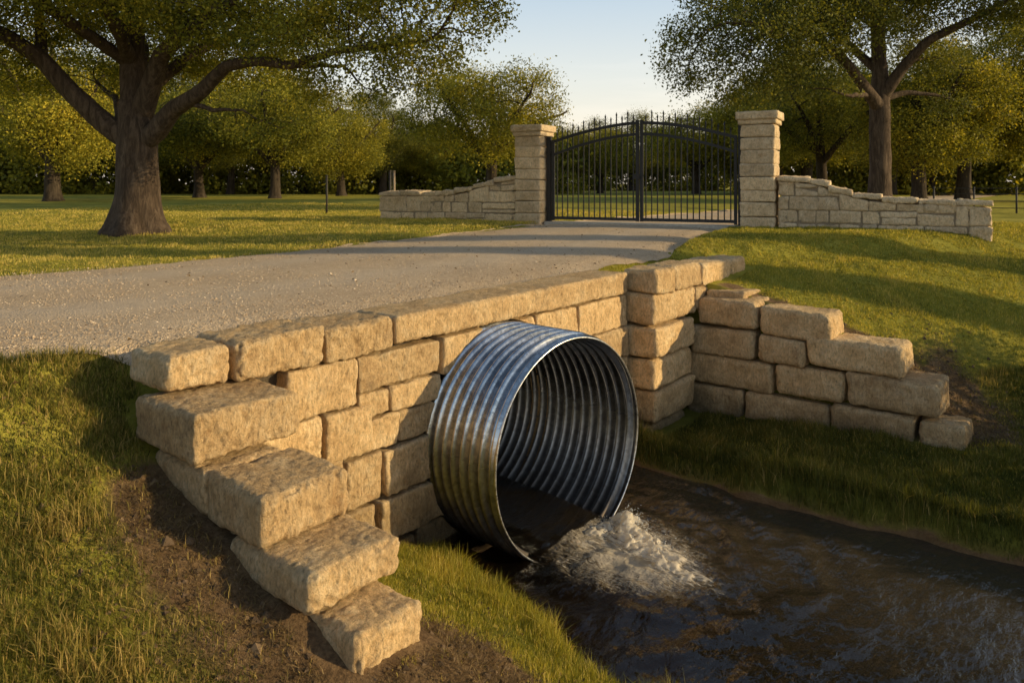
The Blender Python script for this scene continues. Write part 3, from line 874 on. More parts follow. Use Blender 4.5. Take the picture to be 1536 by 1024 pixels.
# gate leaves -------------------------------------------------------------------
G0, G1 = .46, T_R - .44            # hinge stations
GM = (G0 + G1) / 2
def arch(t, hi, lo):               # top rail height over ground
    f = abs(t - GM) / (GM - G0)
    return lo + (hi - lo) * (1 - f ** 1.7)
def leaf(t0, t1, sg, label, seed):
    rs = np.random.RandomState(seed)
    x, y = gpt(t0); zg = .21
    root = empty('gate_leaf', (x, y, zg), GROT, label, 'gate', 'leaves of the black iron gate')
    def rail(hi, lo, th, name):
        ts = np.linspace(t0, t1, 22)
        mb = MB(); V = []
        for t in ts:
            z = arch(t, hi, lo)
            for yy in (-.018, .018):
                for zz_ in (-th / 2, th / 2): V.append([t - t0, yy, z + zz_])
        Q = []
        for i in range(21):
            a_ = i * 4; b_ = a_ + 4
            Q += [[a_, b_, b_ + 1, a_ + 1], [a_ + 2, a_ + 3, b_ + 3, b_ + 2], [a_ + 1, b_ + 1, b_ + 3, a_ + 3], [a_, a_ + 2, b_ + 2, b_]]
        mb.add(V, Q).build(name, M['iron'], root)
    rail(2.17, 1.80, .066, 'arched_rail')
    rail(1.93, 1.50, .06, 'arched_rail')
    MB().box(((t1 - t0) / 2, 0, .10), (abs(t1 - t0) / 2, .022, .032)).build('bottom_rail', M['iron'], root)
    d = 1 if t1 > t0 else -1
    hgt = arch(t0, 2.17, 1.80) + .05
    MB().box((d * .03, 0, hgt / 2 + .02), (.03, .03, hgt / 2 - .02)).build('hinge_stile', M['iron'], root)
    hm = arch(t1, 2.17, 1.80)
    MB().box((t1 - t0 - d * .034, 0, hm / 2 + .06), (.032, .032, hm / 2)).build('meeting_stile', M['iron'], root)
    if d > 0: MB().box((t1 - t0 - .05, -.045, 1.02), (.075, .016, .055)).box((t1 - t0 + .05, -.05, 1.04), (.06, .012, .014)).build('latch', M['iron'], root)
    cntp = 15
    for i in range(cntp):
        t = t0 + (t1 - t0) * (i + 1) / (cntp + 1)
        top = arch(t, 2.17, 1.80) + (.20 if i % 2 else .12) + rs.uniform(-.01, .01)
        mb = MB(); x_ = t - t0
        mb.box((x_, 0, (top + .08) / 2), (.0115, .0115, (top - .08) / 2))
        # spear point
        mb.tube([[x_, 0, top - .01], [x_, 0, top + .02], [x_, 0, top + .085]], [.013, .021, .001], 6)
        mb.build('picket', M['iron'], root)
    return root
leaf(G0, GM - .012, 1, 'left leaf of the black iron gate, hung on the left stone pillar', 1)
leaf(G1, GM + .012, -1, 'right leaf of the black iron gate, hung on the black post by the right pillar', 2)
def gate_post(t, h, label):
    x, y = gpt(t)
    r = empty('gate_post', (x, y, .17), GROT, label, 'post', 'black posts carrying the gate')
    MB().box((0, 0, h / 2), (.05, .05, h / 2)).build('shaft', M['iron'], r)
    MB().box((0, 0, h + .012), (.058, .058, .012)).build('cap', M['iron'], r)
    for z in (.35, h - .35):
        MB().box((0, -.062, z), (.05, .012, .035)).build('hinge', M['iron'], r)
gate_post(G1 + .075, 2.12, 'square black gate post standing against the right stone pillar')
gate_post(G0 - .07, 1.95, 'square black gate post standing against the left stone pillar')
x, y = gpt(GM, 0); 
th_ = MB().box((0, 0, 0), (GM - G0 + .1, .22, .045)).build('threshold', M['concrete'])
th_.location = (x, y, .185); th_.rotation_euler = (0, 0, GROT)
props(th_, 'pale concrete threshold strip on the ground under the gate', 'threshold')

# ------------------------------------------------------------------ thin fences
def at(px, Y, z):           # world point on the sight line of a photo column at depth Y
    return ((px - 768) / 1130 * Y, Y, z)
def field_post(px, Y, h, r, mat, label, group='thin posts on the lawn'):
    x, y, _ = at(px, Y, 0); n, u = L(x, y); z = float(height(np.array([n]), np.array([u]), False)[0])
    o = empty('fence_post', (x, y, z - .05), 0, label, 'post', group)
    mb = MB(); mb.tube([[0, 0, 0], [0.005, 0, h * .5], [.0, .005, h + .05]], [r, r, r * .95], 8); mb.build('shaft', mat, o, True)
    MB().tube([[0, 0, h + .04], [0, 0, h + .065]], [r * 1.25, r * 1.1], 8).build('cap', mat, o, True)
field_post(490, 21.5, 1.08, .03, M['post'], 'thin dark post standing alone on the lawn left of the rubble wall')
field_post(585, 19.3, 1.18, .032, M['post'], 'thin dark post at the left end of the left rubble wall')
field_post(591, 22.3, 1.22, .038, M['wood'], 'pale wooden post behind the left end of the left rubble wall')

fen = empty('wire_fence', (14.0, 19.0, .2), 0, 'low wire fence with thin dark posts at the far right behind the rubble wall', 'fence')
pts = [(12.6 + .8 * i, 22.5 - .65 * i) for i in range(9)]
for x, y in pts:
    MB().tube([[x - 14, y - 19, -.05], [x - 14, y - 19, .78]], .025, 8).build('post', M['post'], fen, True)
for z in (.18, .38, .58, .74):
    MB().tube([[x - 14, y - 19, z - .01 * (i % 2)] for i, (x, y) in enumerate(pts)], .011, 6).build('wire', M['post'], fen, True)

# ------------------------------------------------------------------ trees
def colonize(start_pts, start_par, attr, step=.35, infl=1.6, kill=.55, iters=70, rs=None, grav=0.0):
    P = [np.array(p, float) for p in start_pts]; par = list(start_par)
    A = np.array(attr, float); alive = np.ones(len(A), bool)
    near = np.full(len(A), 1e9); who = np.zeros(len(A), int)
    PA = np.array(P)
    for i in range(0, len(PA)):
        d = np.linalg.norm(A - PA[i], axis=1); m_ = d < near; near[m_] = d[m_]; who[m_] = i
    for it in range(iters):
        act = alive & (near < infl)
        if not act.any():
            act = alive & (near < near[alive].min() + .6) if alive.any() else act
            if not act.any(): break
        grow = {}
        dirs = A[act] - np.array(P)[who[act]]
        dirs /= np.linalg.norm(dirs, axis=1, keepdims=True) + 1e-9
        for w_, d_ in zip(who[act], dirs): grow[w_] = grow.get(w_, 0) + d_
        new = 0
        for w_, d_ in grow.items():
            d_ = d_ / (np.linalg.norm(d_) + 1e-9) + rs.normal(0, .16, 3) + np.array([0, 0, grav])
            d_ /= np.linalg.norm(d_)
            q = P[w_] + d_ * step
            P.append(q); par.append(w_); k_ = len(P) - 1; new += 1
            dd = np.linalg.norm(A - q, axis=1); m_ = dd < near; near[m_] = dd[m_]; who[m_] = k_
        alive &= near > kill
        if len(P) > 6000: break
    return np.array(P), np.array(par)

def leaves_mesh(name, centers, per, spread, size, rs, tint_c=None, flat=.75, hang=.25):
    K = len(centers) * per
    c = np.repeat(centers, per, 0)
    off = rs.normal(0, 1, (K, 3)) * np.array([spread, spread, spread * flat])
    p = c + off
    s = size * rs.uniform(.65, 1.35, K)
    a_ = rs.normal(0, 1, (K, 3)); a_[:, 2] -= hang; a_ /= np.linalg.norm(a_, axis=1, keepdims=True)
    b_ = np.cross(a_, rs.normal(0, 1, (K, 3)) + np.array([0, 0, .6])); b_ /= np.linalg.norm(b_, axis=1, keepdims=True) + 1e-9
    n_ = np.cross(a_, b_)
    wd = s * .30
    v = np.stack([p, p + a_ * (s * .45)[:, None] + b_ * wd[:, None] + n_ * (s * .08)[:, None], p + a_ * s[:, None], p + a_ * (s * .45)[:, None] - b_ * wd[:, None] + n_ * (s * .08)[:, None]], 1)
    f = np.arange(K * 4).reshape(K, 4)
    t = np.clip(rs.normal(.45, .16, K) + (np.repeat(tint_c, per) if tint_c is not None else 0), 0, 1)
    return mesh_np(name, v.reshape(-1, 3), f, False, {'tint': np.repeat(t, 4)})

def tree_meshes(name, limbs, clumps, seed, rtrunk, n_attr, per, spread, lsize, step=.35, kill=.5, infl=1.7, tip=.012, flare=1.5, segs=10, maxdesc=5, grav=0.0):
    """limbs: list of polylines [(x,y,z,r)...]; first starts at the ground, others start on earlier limbs"""
    rs = np.random.RandomState(seed)
    pts, par, rad_hand = [], [], []
    def add(p, pa, r): pts.append(np.array(p, float)); par.append(pa); rad_hand.append(r); return len(pts) - 1
    for li, lb in enumerate(limbs):
        lb = np.array(lb, float)
        if li == 0: last = add(lb[0, :3], -1, lb[0, 3])
        else:
            D = np.linalg.norm(np.array(pts) - lb[0, :3], axis=1); last = int(D.argmin())
        for i in range(1, len(lb)):
            p0 = pts[last] if i == 1 else lb[i - 1, :3]; p1 = lb[i, :3]
            ln_ = np.linalg.norm(p1 - p0); m_ = max(1, int(round(ln_ / (step * .8))))
            for j in range(1, m_ + 1):
                f = j / m_; r_ = lb[i - 1, 3] + (lb[i, 3] - lb[i - 1, 3]) * f
                w = rs.normal(0, .035, 3) * min(1, step * 2) * min(1, .06 / r_) ** 2 if j < m_ else 0
                last = add(p0 + (p1 - p0) * f + w, last, r_)
    A = []
    tot = sum(c[3] * c[4] * c[5] for c in clumps)
    for (cx, cy, cz, rx, ry, rz) in clumps:
        k_ = max(12, int(n_attr * rx * ry * rz / tot))
        d = rs.normal(0, 1, (k_, 3)); d /= np.linalg.norm(d, axis=1, keepdims=True)
        rr_ = rs.uniform(.25, 1, k_) ** .55
        A.append(np.array([cx, cy, cz]) + d * rr_[:, None] * np.array([rx, ry, rz]))
    A = np.concatenate(A)
    nh = len(pts)
    st = [i for i in range(nh)]
    P, PR = colonize(pts, par, A, step, infl, kill, 80, rs, grav)
    n_ = len(P)
    cnt = np.zeros(n_)
    kids = [[] for _ in range(n_)]
    for i in range(n_):
        if PR[i] >= 0: kids[PR[i]].append(i)
    R = np.zeros(n_)
    desc = np.zeros(n_, int)
    for i in range(n_ - 1, -1, -1):
        if not kids[i]: R[i] = tip
        else:
            R[i] = (sum(R[k] ** 2.35 for k in kids[i])) ** (1 / 2.35); desc[i] = sum(desc[k] + 1 for k in kids[i])
    hand = np.zeros(n_); hand[:nh] = rad_hand
    R = np.where(np.arange(n_) < nh, hand, np.minimum(R, .11))
    for i in range(nh, n_): R[i] = min(R[i], R[PR[i]] * .9)
    # chains
    mb = MB(); done = np.zeros(n_, bool)
    starts = [0]
    while starts:
        s_ = starts.pop()
        ch = [s_]
        if PR[s_] >= 0: ch = [PR[s_], s_]
        c_ = s_
        while kids[c_]:
            ks = sorted(kids[c_], key=lambda k: (-R[k], -desc[k]))
            for k in ks[1:]: starts.append(k)
            c_ = ks[0]; ch.append(c_)
        pp = P[ch]; r_ = R[ch].copy()
        if PR[s_] >= 0: r_[0] = min(r_[0], r_[1] * 1.25)
        sg = segs * 2 if r_.max() > .2 else (segs if r_.max() > .05 else 5)
        if len(ch) > 1:
            if s_ == 0 or r_.max() > .12:     # smooth thick ones by subdividing
                t_ = np.arange(len(pp)); tt = np.linspace(0, len(pp) - 1, len(pp) * 3)
                pp = np.stack([np.interp(tt, t_, pp[:, k]) for k in range(3)], 1); r_ = np.interp(tt, t_, r_)
                kk = np.array([.25, .5, .25])
                for _ in range(3):
                    pp[1:-1] = pp[:-2] * .25 + pp[1:-1] * .5 + pp[2:] * .25; r_[1:-1] = r_[:-2] * .25 + r_[1:-1] * .5 + r_[2:] * .25
            mb.tube(pp, r_, sg, True)
    V = np.concatenate(mb.v)
    # buttress roots and lumpy bark on the thick wood
    ang = np.arctan2(V[:, 1], V[:, 0]); hgt = V[:, 2]
    fl = np.exp(-np.clip(hgt, 0, 9) / (.38 * rtrunk / .45)) * (np.hypot(V[:, 0], V[:, 1]) < rtrunk * 2.2)
    k_ = 1 + fl * (flare - 1) * (1 + .45 * np.sin(ang * 5 + seed) + .25 * np.sin(ang * 3 + 1))
    V[:, 0] *= k_; V[:, 1] *= k_
    V = V + (noise3(V * np.array([4, 4, 1.4]), seed)[:, None] * np.stack([np.cos(ang), np.sin(ang), ang * 0], 1)) * (.05 * np.clip(rtrunk / .45, .3, 1) * (np.hypot(V[:, 0], V[:, 1]) < rtrunk * 1.6))[:, None]
    mb.v = [V]
    trunk = mb.mesh(name + '_trunk', True)
    leafy = np.array([i for i in range(nh, n_) if desc[i] <= maxdesc])
    leafy = leafy[noise3(P[leafy] * 1.15 + 3, seed + 8) > -.38] if rtrunk < .33 else leafy
    tc = noise3(P[leafy] * .8 + seed, seed + 5) * .38
    crown = leaves_mesh(name + '_crown', P[leafy], per, spread, lsize, rs, tc)
    return trunk, crown

def place_tree(name, tm, loc, rz, sc_, lmat, label, group=None, bark='bark', cat='tree'):
    o = empty(name, loc, rz, label, cat, group, sc_)
    for nm, me_, mt in (('trunk', tm[0], M[bark]), ('crown', tm[1], lmat)):
        c = link(nm, me_, None, o)
        if len(me_.materials) == 0: me_.materials.append(mt)
    return o

# -- the big oak on the left ------------------------------------------------------
k = 15.9 / 1130
def I(px, py, d=0, r=.1, tx=205, ty=345): return ((px - tx) * k, d, (ty - py) * k, r)
limbs = [
 [I(205, 352, 0, .46), I(206, 300, 0, .405), I(206, 235, 0, .40), I(207, 200, 0, .40), I(200, 150, .1, .30), I(192, 95, .2, .25), I(190, 20, .3, .21), I(200, -90, .5, .14), I(215, -190, .6, .07)],
 [I(222, 225, -.05, .24), I(240, 200, -.2, .22), I(275, 168, -.5, .18), I(325, 148, -.9, .15), I(372, 112, -1.2, .12), I(420, 108, -1.5, .10), I(470, 118, -1.7, .085), I(530, 104, -2.0, .07), I(600, 98, -2.2, .05), I(665, 92, -2.3, .03)],
 [I(208, 190, .0, .27), I(232, 135, -.2, .21), I(258, 90, -.5, .17), I(300, 62, -.9, .13), I(345, 50, -1.3, .11), I(420, 10, -1.7, .08), I(500, -40, -2, .05)],
 [I(258, 90, -.5, .15), I(285, 30, .3, .12), I(330, -50, .9, .08), I(400, -120, 1.2, .05)],
 [I(190, 222, .0, .25), I(160, 185, -.1, .22), I(118, 140, -.3, .19), I(85, 95, -.5, .165), I(40, 60, -.8, .14), I(-20, 45, -1.0, .11), I(-100, 15, -1.4, .08), I(-200, -20, -1.6, .05)],
 [I(178, 200, .2, .12), I(158, 170, .6, .11), I(140, 148, 1.0, .09), I(112, 132, 1.6, .07), I(60, 110, 2.4, .05)],
 [I(85, 95, -.5, .12), I(50, 10, .2, .09), I(0, -70, .6, .05)],
 [I(200, 150, .1, .16), I(240, 60, 1.6, .12), I(300, 0, 3.0, .08), I(380, -40, 4.0, .05)],
 [I(200, 150, .1, .16), I(150, 50, 1.9, .12), I(90, -20, 3.2, .08)],
 [I(195, 100, .2, .15), I(215, 20, -1.6, .11), I(240, -50, -3.2, .07)],
 [I(195, 100, .2, .14), I(130, 30, -1.6, .10), I(70, -30, -3.0, .06)],
 [I(300, 158, -.7, .06), I(345, 172, -.9, .045), I(390, 172, -1.0, .02)],
 [I(470, 118, -1.7, .05), I(545, 120, -1.9, .03), I(575, 150, -2.0, .012)],
]
def C(px, py, d, rx, ry, rz): x, y, z, _ = I(px, py, d); return (x, y, z, rx, ry, rz)
clumps = [C(30, 30, -1.2, 1.7, 1.7, .75), C(-80, 20, .2, 2.0, 2.0, 1.1), C(120, -10, 1.0, 1.8, 1.8, 1.0), C(200, -80, 0, 2.8, 2.8, 1.6),
 C(290, 10, -.6, 1.6, 1.6, .7), C(360, 40, -1.2, 1.5, 1.4, .62), C(420, 40, -1.2, 1.4, 1.4, .75), C(430, -40, .3, 2.4, 2.2, 1.3), C(520, 30, -1.6, 1.7, 1.6, .95),
 C(610, 40, -1.9, 1.5, 1.5, .95), C(650, 95, -2.1, 1.0, 1.0, .65), C(560, 100, -1.9, 1.0, 1.0, .45), C(700, 10, -2.2, 1.1, 1.1, .8), C(600, -60, -1.4, 2.0, 2.0, 1.2),
 C(300, -160, .2, 3.2, 3.0, 1.3), C(60, -120, .2, 3.0, 3.0, 1.4), C(-150, -50, -.8, 2.4, 2.2, 1.4), C(300, 20, 3.2, 2.2, 1.6, 1.1), C(100, 20, 3.4, 2.2, 1.6, 1.1),
 C(230, 10, -3.2, 1.8, 1.4, .8), C(70, 0, -3.2, 1.8, 1.4, .9), C(470, 160, -1.2, .7, .7, .4), C(420, 195, -.9, .6, .6, .35), C(-30, 110, 1.2, 1.2, 1.2, .6), C(130, 110, 2.0, .9, .9, .5),
 C(60, 25, -1.8, 1.1, 1.0, .55), C(130, 20, -2.2, 1.0, 1.0, .5), C(250, 30, -1.8, 1.0, 1.0, .5), C(330, 70, -1.6, .9, .9, .5), C(400, 70, -1.7, .9, .9, .5), C(480, 75, -2.0, .9, .9, .5), C(530, 130, -1.9, .7, .7, .35), C(630, 140, -2.1, .7, .7, .4), C(590, 60, -2.3, 1.2, 1.2, .7), C(30, 90, -1.4, .9, .9, .4), C(10, 60, .9, 1.2, 1.2, .6), C(330, 100, 1.6, 1.0, 1.0, .5), C(240, 60, 2.4, 1.2, 1.0, .6), C(670, 50, -2.4, 1.0, 1.0, .7), C(600, 125, -2.3, .9, .9, .5), C(660, 125, -2.4, .8, .8, .5), C(540, 85, -2.4, 1.1, 1.0, .6), C(710, 60, -2.5, .8, .8, .6), C(560, 160, -2.0, .6, .6, .4), C(460, 90, -2.2, .9, .9, .5), C(640, 70, -1.4, 1.0, 1.0, .6), C(690, 30, -1.6, 1.0, .9, .6), C(600, 30, -2.8, 1.0, .9, .6), C(660, 0, -2.9, 1.0, .9, .6), C(560, 60, -1.2, 1.0, .9, .6), C(620, 110, -1.6, .9, .8, .45), C(500, 110, -1.5, .8, .8, .4), C(680, 110, -1.9, .7, .7, .4)]
oakL = tree_meshes('big_oak', limbs, clumps, 3, .46, 6400, 120, .19, .066, step=.28, kill=.33, infl=1.5, tip=.008, flare=1.5, segs=14, maxdesc=4)
X0, Y0 = (205 - 768) * k, 15.9
place_tree('oak_tree', oakL, (X0, Y0, .10), 0, 1, M['leaf_oak'], 'huge spreading oak with a thick flared trunk on the left lawn', cat='tree')

# -- the oak behind the right wall ---------------------------------------------------
k = 24.0 / 1130
def I(px, py, d=0, r=.1, tx=1320, ty=318): return ((px - tx) * k, d, (ty - py) * k, r)
limbs = [
 [I(1320, 324, 0, .36), I(1320, 270, 0, .32), I(1320, 200, 0, .31), I(1320, 165, 0, .31), I(1322, 110, .1, .24), I(1320, 40, .2, .20), I(1316, -60, .2, .14), I(1320, -170, .3, .07)],
 [I(1316, 170, -.1, .22), I(1298, 145, -.3, .19), I(1272, 120, -.6, .16), I(1240, 92, -1.0, .13), I(1190, 72, -1.6, .10), I(1120, 60, -2.2, .07), I(1050, 62, -2.6, .04)],
 [I(1272, 120, -.6, .12), I(1255, 80, .2, .10), I(1200, 20, 1.0, .07), I(1150, -30, 1.5, .04)],
 [I(1314, 150, 0, .10), I(1285, 146, -.5, .08), I(1255, 152, -1.1, .06), I(1228, 150, -1.5, .03)],
 [I(1326, 145, 0, .20), I(1345, 105, -.4, .17), I(1370, 70, -.8, .14), I(1420, 45, -1.2, .11), I(1480, 12, -1.6, .08), I(1560, -20, -2, .05)],
 [I(1328, 150, .1, .11), I(1360, 140, .2, .09), I(1400, 142, .2, .06), I(1440, 150, .2, .03)],
 [I(1322, 110, .1, .15), I(1350, 30, 1.6, .11), I(1400, -40, 3, .06)], [I(1322, 110, .1, .15), I(1270, 20, 1.7, .11), I(1220, -50, 3.2, .06)],
 [I(1320, 40, .2, .12), I(1300, -30, -2.0, .09), I(1280, -80, -3.6, .05)], [I(1345, 105, -.4, .09), I(1390, 85, 1.2, .06), I(1450, 70, 2.4, .04)],
]
clumps = [C(1060, 75, -2.4, 1.7, 1.6, .85), C(1130, 55, -2.0, 2.0, 1.9, 1.1), C(1060, 120, -2.2, 1.3, 1.3, .6), C(1190, 20, -1.2, 2.2, 2.0, 1.3), C(1230, 60, -1.8, 1.6, 1.5, .9), C(1130, 120, -1.6, 1.2, 1.2, .55),
 C(1300, -40, -.5, 3.2, 3.0, 1.7), C(1320, -160, 0, 3.6, 3.4, 1.6), C(1180, -60, .4, 2.8, 2.6, 1.5), C(1440, 20, -1.4, 2.0, 2.0, .9), C(1520, 0, -1.8, 2.2, 2.2, 1.2), C(1460, -80, 0, 3, 2.8, 1.5),
 C(1400, -40, 3, 2.2, 1.8, 1.3), C(1230, -30, 3.2, 2.4, 1.8, 1.3), C(1380, 30, 1.6, 1.3, 1.2, .6), C(1460, 75, 2.4, 1.4, 1.3, .6), C(1225, 130, -1.4, .9, .9, .35), C(1430, 150, .2, .9, .9, .4), C(1010, 90, -2.4, .9, .9, .6), C(1035, 140, -2.3, 1.1, 1.0, .5), C(1000, 115, -2.0, .9, .9, .5), C(1095, 155, -1.6, 1.1, 1.0, .45), C(1160, 145, -1.2, 1.0, 1.0, .45), C(1060, 40, -2.0, 1.5, 1.4, .8), C(1110, 90, -2.9, 1.4, 1.0, .7), C(1180, 95, -2.4, 1.3, 1.0, .6)]
oakR = tree_meshes('right_oak', limbs, clumps, 11, .34, 5400, 115, .25, .086, step=.36, kill=.42, infl=1.9, tip=.010, flare=1.35, segs=12, maxdesc=4)
place_tree('oak_tree', oakR, ((1320 - 768) * k, 24.0, .2), 0, 1, M['leaf_dark'], 'tall dark oak rising behind the rubble wall on the right', cat='tree')

# -- background kinds ------------------------------------------------------------------
def generic(seed, H, Rc, zc, hc, fork, n_attr=950, per=190, spread=.36, ls=.098, lean=0):
    rs = np.random.RandomState(seed)
    r0 = .035 * H + .02
    limbs = [[(0, 0, -.1, r0 * 1.15), (.05, 0, fork * .5, r0), (.1 + lean, .05, fork, r0 * .95), (.2 + lean * 1.5, .1, fork + (H - fork) * .45, r0 * .5), (.1 + lean * 2, 0, H * .88, r0 * .16)]]
    nl = 5
    for i in range(nl):
        a_ = i * 2 * math.pi / nl + rs.uniform(-.4, .4)
        z0_ = fork * rs.uniform(.85, 1.15)
        e1, e2 = Rc * rs.uniform(.35, .5), Rc * rs.uniform(.7, .85)
        limbs.append([(.1 + lean, .05, z0_, r0 * .62), (cos(a_) * e1 + lean, sin(a_) * e1, z0_ + (zc - z0_) * .75, r0 * .42), (cos(a_) * e2 + lean, sin(a_) * e2, zc + rs.uniform(-.1, .5) * hc, r0 * .18)])
    cl = []
    for i in range(15):
        d = rs.normal(0, 1, 3); d /= np.linalg.norm(d); f = rs.uniform(.45, .82)
        s_ = rs.uniform(.28, .44)
        cl.append((d[0] * Rc * f + lean, d[1] * Rc * f, zc + d[2] * hc * f, Rc * s_, Rc * s_, hc * s_ * 1.0))
    return tree_meshes('kind%d' % seed, limbs, cl, seed, r0, n_attr, per, spread, ls, step=.5, kill=.6, infl=2.4, tip=.016, flare=1.4, segs=7, maxdesc=5)
K0 = generic(31, 6.4, 4.2, 4.1, 2.4, 1.7)
K1 = generic(32, 7.6, 3.6, 4.4, 3.1, 2.0)
K2 = generic(33, 9.0, 4.0, 5.2, 3.9, 2.6)
K3 = generic(34, 5.2, 3.0, 3.1, 2.1, 1.2)
KINDS = [K0, K1, K2, K3]
VAR = {}
def kind(i, mat):            # same shape, other foliage: mesh copy only for the crown material
    if (i, mat) not in VAR:
        tr, cr = KINDS[i]
        if any(kk[0] == i for kk in VAR): cr = cr.copy(); cr.materials.clear()
        VAR[(i, mat)] = (tr, cr)
    return VAR[(i, mat)]
def bgtree(i, px, Y, sc_, rz, label, group=None, mat='leaf_far', name='oak_tree'):
    x, y, _ = at(px, Y, 0)
    return place_tree(name, kind(i, mat), (x, y, .15), rz, sc_, M[mat], label, group, 'bark_far')
# single trees one can point at
bgtree(0, 735, 34, 1.02, .4, 'broad low oak just behind the left gate pillar')
bgtree(0, 412, 42, 1.10, 1.3, 'rounded sunlit tree on the far lawn directly right of the big oak trunk')
bgtree(1, 512, 50, .92, 2.6, 'rounded sunlit tree on the far lawn above the lone thin post')
bgtree(3, 300, 44, 1.35, 3.9, 'low golden tree close behind the right side of the big oak trunk')
bgtree(1, 80, 36, 1.15, 4.4, 'bushy tree behind the left limb of the big oak')
bgtree(1, 1378, 33, 1.0, .9, 'slim oak just to the right of the dark oak trunk behind the right wall')
bgtree(0, 1442, 35, 1.1, 5.2, 'forked oak with low spreading limbs behind the end of the right wall')
bgtree(2, 1560, 34, 1.05, 2.0, 'tall tree at the right edge of the photo behind the wire fence')
bgtree(0, 1235, 40, 1.15, 2.9, 'golden tree between the right gate pillar and the dark oak trunk')
bgtree(3, 900, 62, 1.1, .3, 'small tree seen through the left half of the gate')
bgtree(3, 1045, 58, 1.45, 1.9, 'round tree seen through the right half of the gate')
# the far wood
rs = np.random.RandomState(77)
wood_lab = 'tree of the dark wood along the far edge of the lawn'
def wood(px, Y, i, s_):
    bgtree(i, px, Y, s_, rs.uniform(0, 6.28), wood_lab, 'trees of the far wood', 'leaf_dark' if rs.rand() < .55 else 'leaf_far', 'woodland_tree')
for px in np.arange(-420, 640, 52):
    far = 1 if px < 470 else .72
    wood(px + rs.uniform(-15, 15), rs.uniform(56, 64), int(rs.choice([0, 1, 2])), rs.uniform(.95, 1.25) * far)
for px in np.arange(-300, 470, 80):
    wood(px + rs.uniform(-20, 20), rs.uniform(66, 74), 2, rs.uniform(1.1, 1.5))
for px in np.arange(560, 860, 48):
    wood(px + rs.uniform(-12, 12), rs.uniform(60, 70), int(rs.choice([0, 1, 3])), rs.uniform(.85, 1.05))
for px in np.arange(860, 1110, 42):
    wood(px + rs.uniform(-10, 10), rs.uniform(78, 90), int(rs.choice([1, 3, 0])), rs.uniform(1.0, 1.2))
for px in np.arange(1105, 1980, 56):
    wood(px + rs.uniform(-15, 15), rs.uniform(52, 62), int(rs.choice([0, 1, 2])), rs.uniform(1.0, 1.35))
for px in np.arange(1180, 1700, 90):
    wood(px + rs.uniform(-20, 20), rs.uniform(66, 76), 2, rs.uniform(1.1, 1.4))
# undergrowth under the wood: one mass nobody could count
V = []
cs = []
for px in np.arange(-460, 2000, 7.0):
    Y = 60 if px < 860 else (82 if px < 1110 else 57)
    x, y, _ = at(px + rs.uniform(-4, 4), Y + rs.uniform(-3, 5), 0)
    for _ in range(13): cs.append([x + rs.normal(0, .5), y + rs.normal(0, .8), .15 + rs.uniform(0, 1) ** 1.15 * 4.2])
ug = leaves_mesh('undergrowth', np.array(cs), 34, .5, .34, rs, np.full(len(cs), -.05))
props(link('undergrowth', ug, M['leaf_far']), 'dark tangled undergrowth at the foot of the far wood', 'undergrowth', kind='stuff')

# trees and shrubs added out of view on the right to cast shade
def shade_tree(i, x, y, s_, rz, lab, mat='leaf_dark'):
    n, u = L(x, y)
    return place_tree('oak_tree', kind(i, mat), (x, y, float(height(np.array([n]), np.array([u]), False)[0]) - .05), rz, s_, M[mat], lab, 'trees added out of view for shade', 'bark_far')
TALL = generic(35, 12.0, 2.3, 9.0, 2.6, 5.2, n_attr=500, per=60)
KINDS.append(TALL)
shade_tree(4, 20, 8.0, (1, 1, 1.5), .2, 'tall slim tree added out of view on the right to shade the lawn')
shade_tree(4, 21.5, 9.6, (1, 1, 1.5), 2.2, 'tall slim tree added out of view on the right to shade the lawn')
BUSH = generic(36, 3.7, 1.25, 2.1, 1.75, .5, n_attr=420, per=90, spread=.2, ls=.10)
def shade_shrub(x, y, s_, rz):
    n, u = L(x, y)
    return place_tree('shade_shrub', BUSH, (x, y, float(height(np.array([n]), np.array([u]), False)[0]) - .1), rz, s_, M['leaf_dark'], 'dense leafy bush added out of view on the right bank to cast shade', 'bushes added for shade on the right bank', 'bark_far', 'shade_shrub')
for x, y, s_, rz in ((8.4, 7.1, .66, 3.0), (8.9, 8.1, .62, 2.0), (9.6, 7.3, .74, 1.0), (8.6, 6.45, .7, 3.5), (9.3, 8.9, .6, .5), (9.9, 6.5, .7, 2.2)): shade_shrub(x, y, s_, rz)

# ------------------------------------------------------------------ grass
def visible(X, Y, Z, mx=620, my=260):
    px = 768 + 1130 * X / np.maximum(Y, .1); py = 274 + 1130 * (1.1 - Z) / np.maximum(Y, .1)
    return (Y > 1.4) & (px > -mx) & (px < 1536 + mx) & (py < 1024 + my)

def blades(name, X, Y, Z, hgt, wid, tint, rs, lean=.45, lay=None):
    K = len(X)
    az = rs.uniform(0, 2 * math.pi, K); la = rs.uniform(0, 2 * math.pi, K)
    ln_ = np.abs(rs.normal(0, lean, K)) if lay is None else lay
    dx, dy = np.cos(la) * ln_, np.sin(la) * ln_
    wx, wy = np.cos(az) * wid, np.sin(az) * wid
    p = np.stack([X, Y, Z], 1)
    def row(f, w, bend):
        c = p + np.stack([dx * hgt * f * bend, dy * hgt * f * bend, hgt * f * (1 - .25 * np.minimum(ln_, 1.5) * bend)], 1)
        return c, np.stack([wx * w, wy * w, wx * 0], 1)
    c0, o0 = row(-.08, 1, 0); c1, o1 = row(.5, .8, .55); c2, _ = row(1.0, 0, 1.1)
    V = np.stack([c0 - o0, c0 + o0, c1 + o1, c1 - o1, c2], 1).reshape(-1, 3)
    b = (np.arange(K) * 5)[:, None]
    q = b + np.array([[0, 1, 2, 3]]); t = b + np.array([[3, 2, 4]])
    return mesh_np(name, V, [q, t], True, {'tint': np.repeat(tint, 5)})

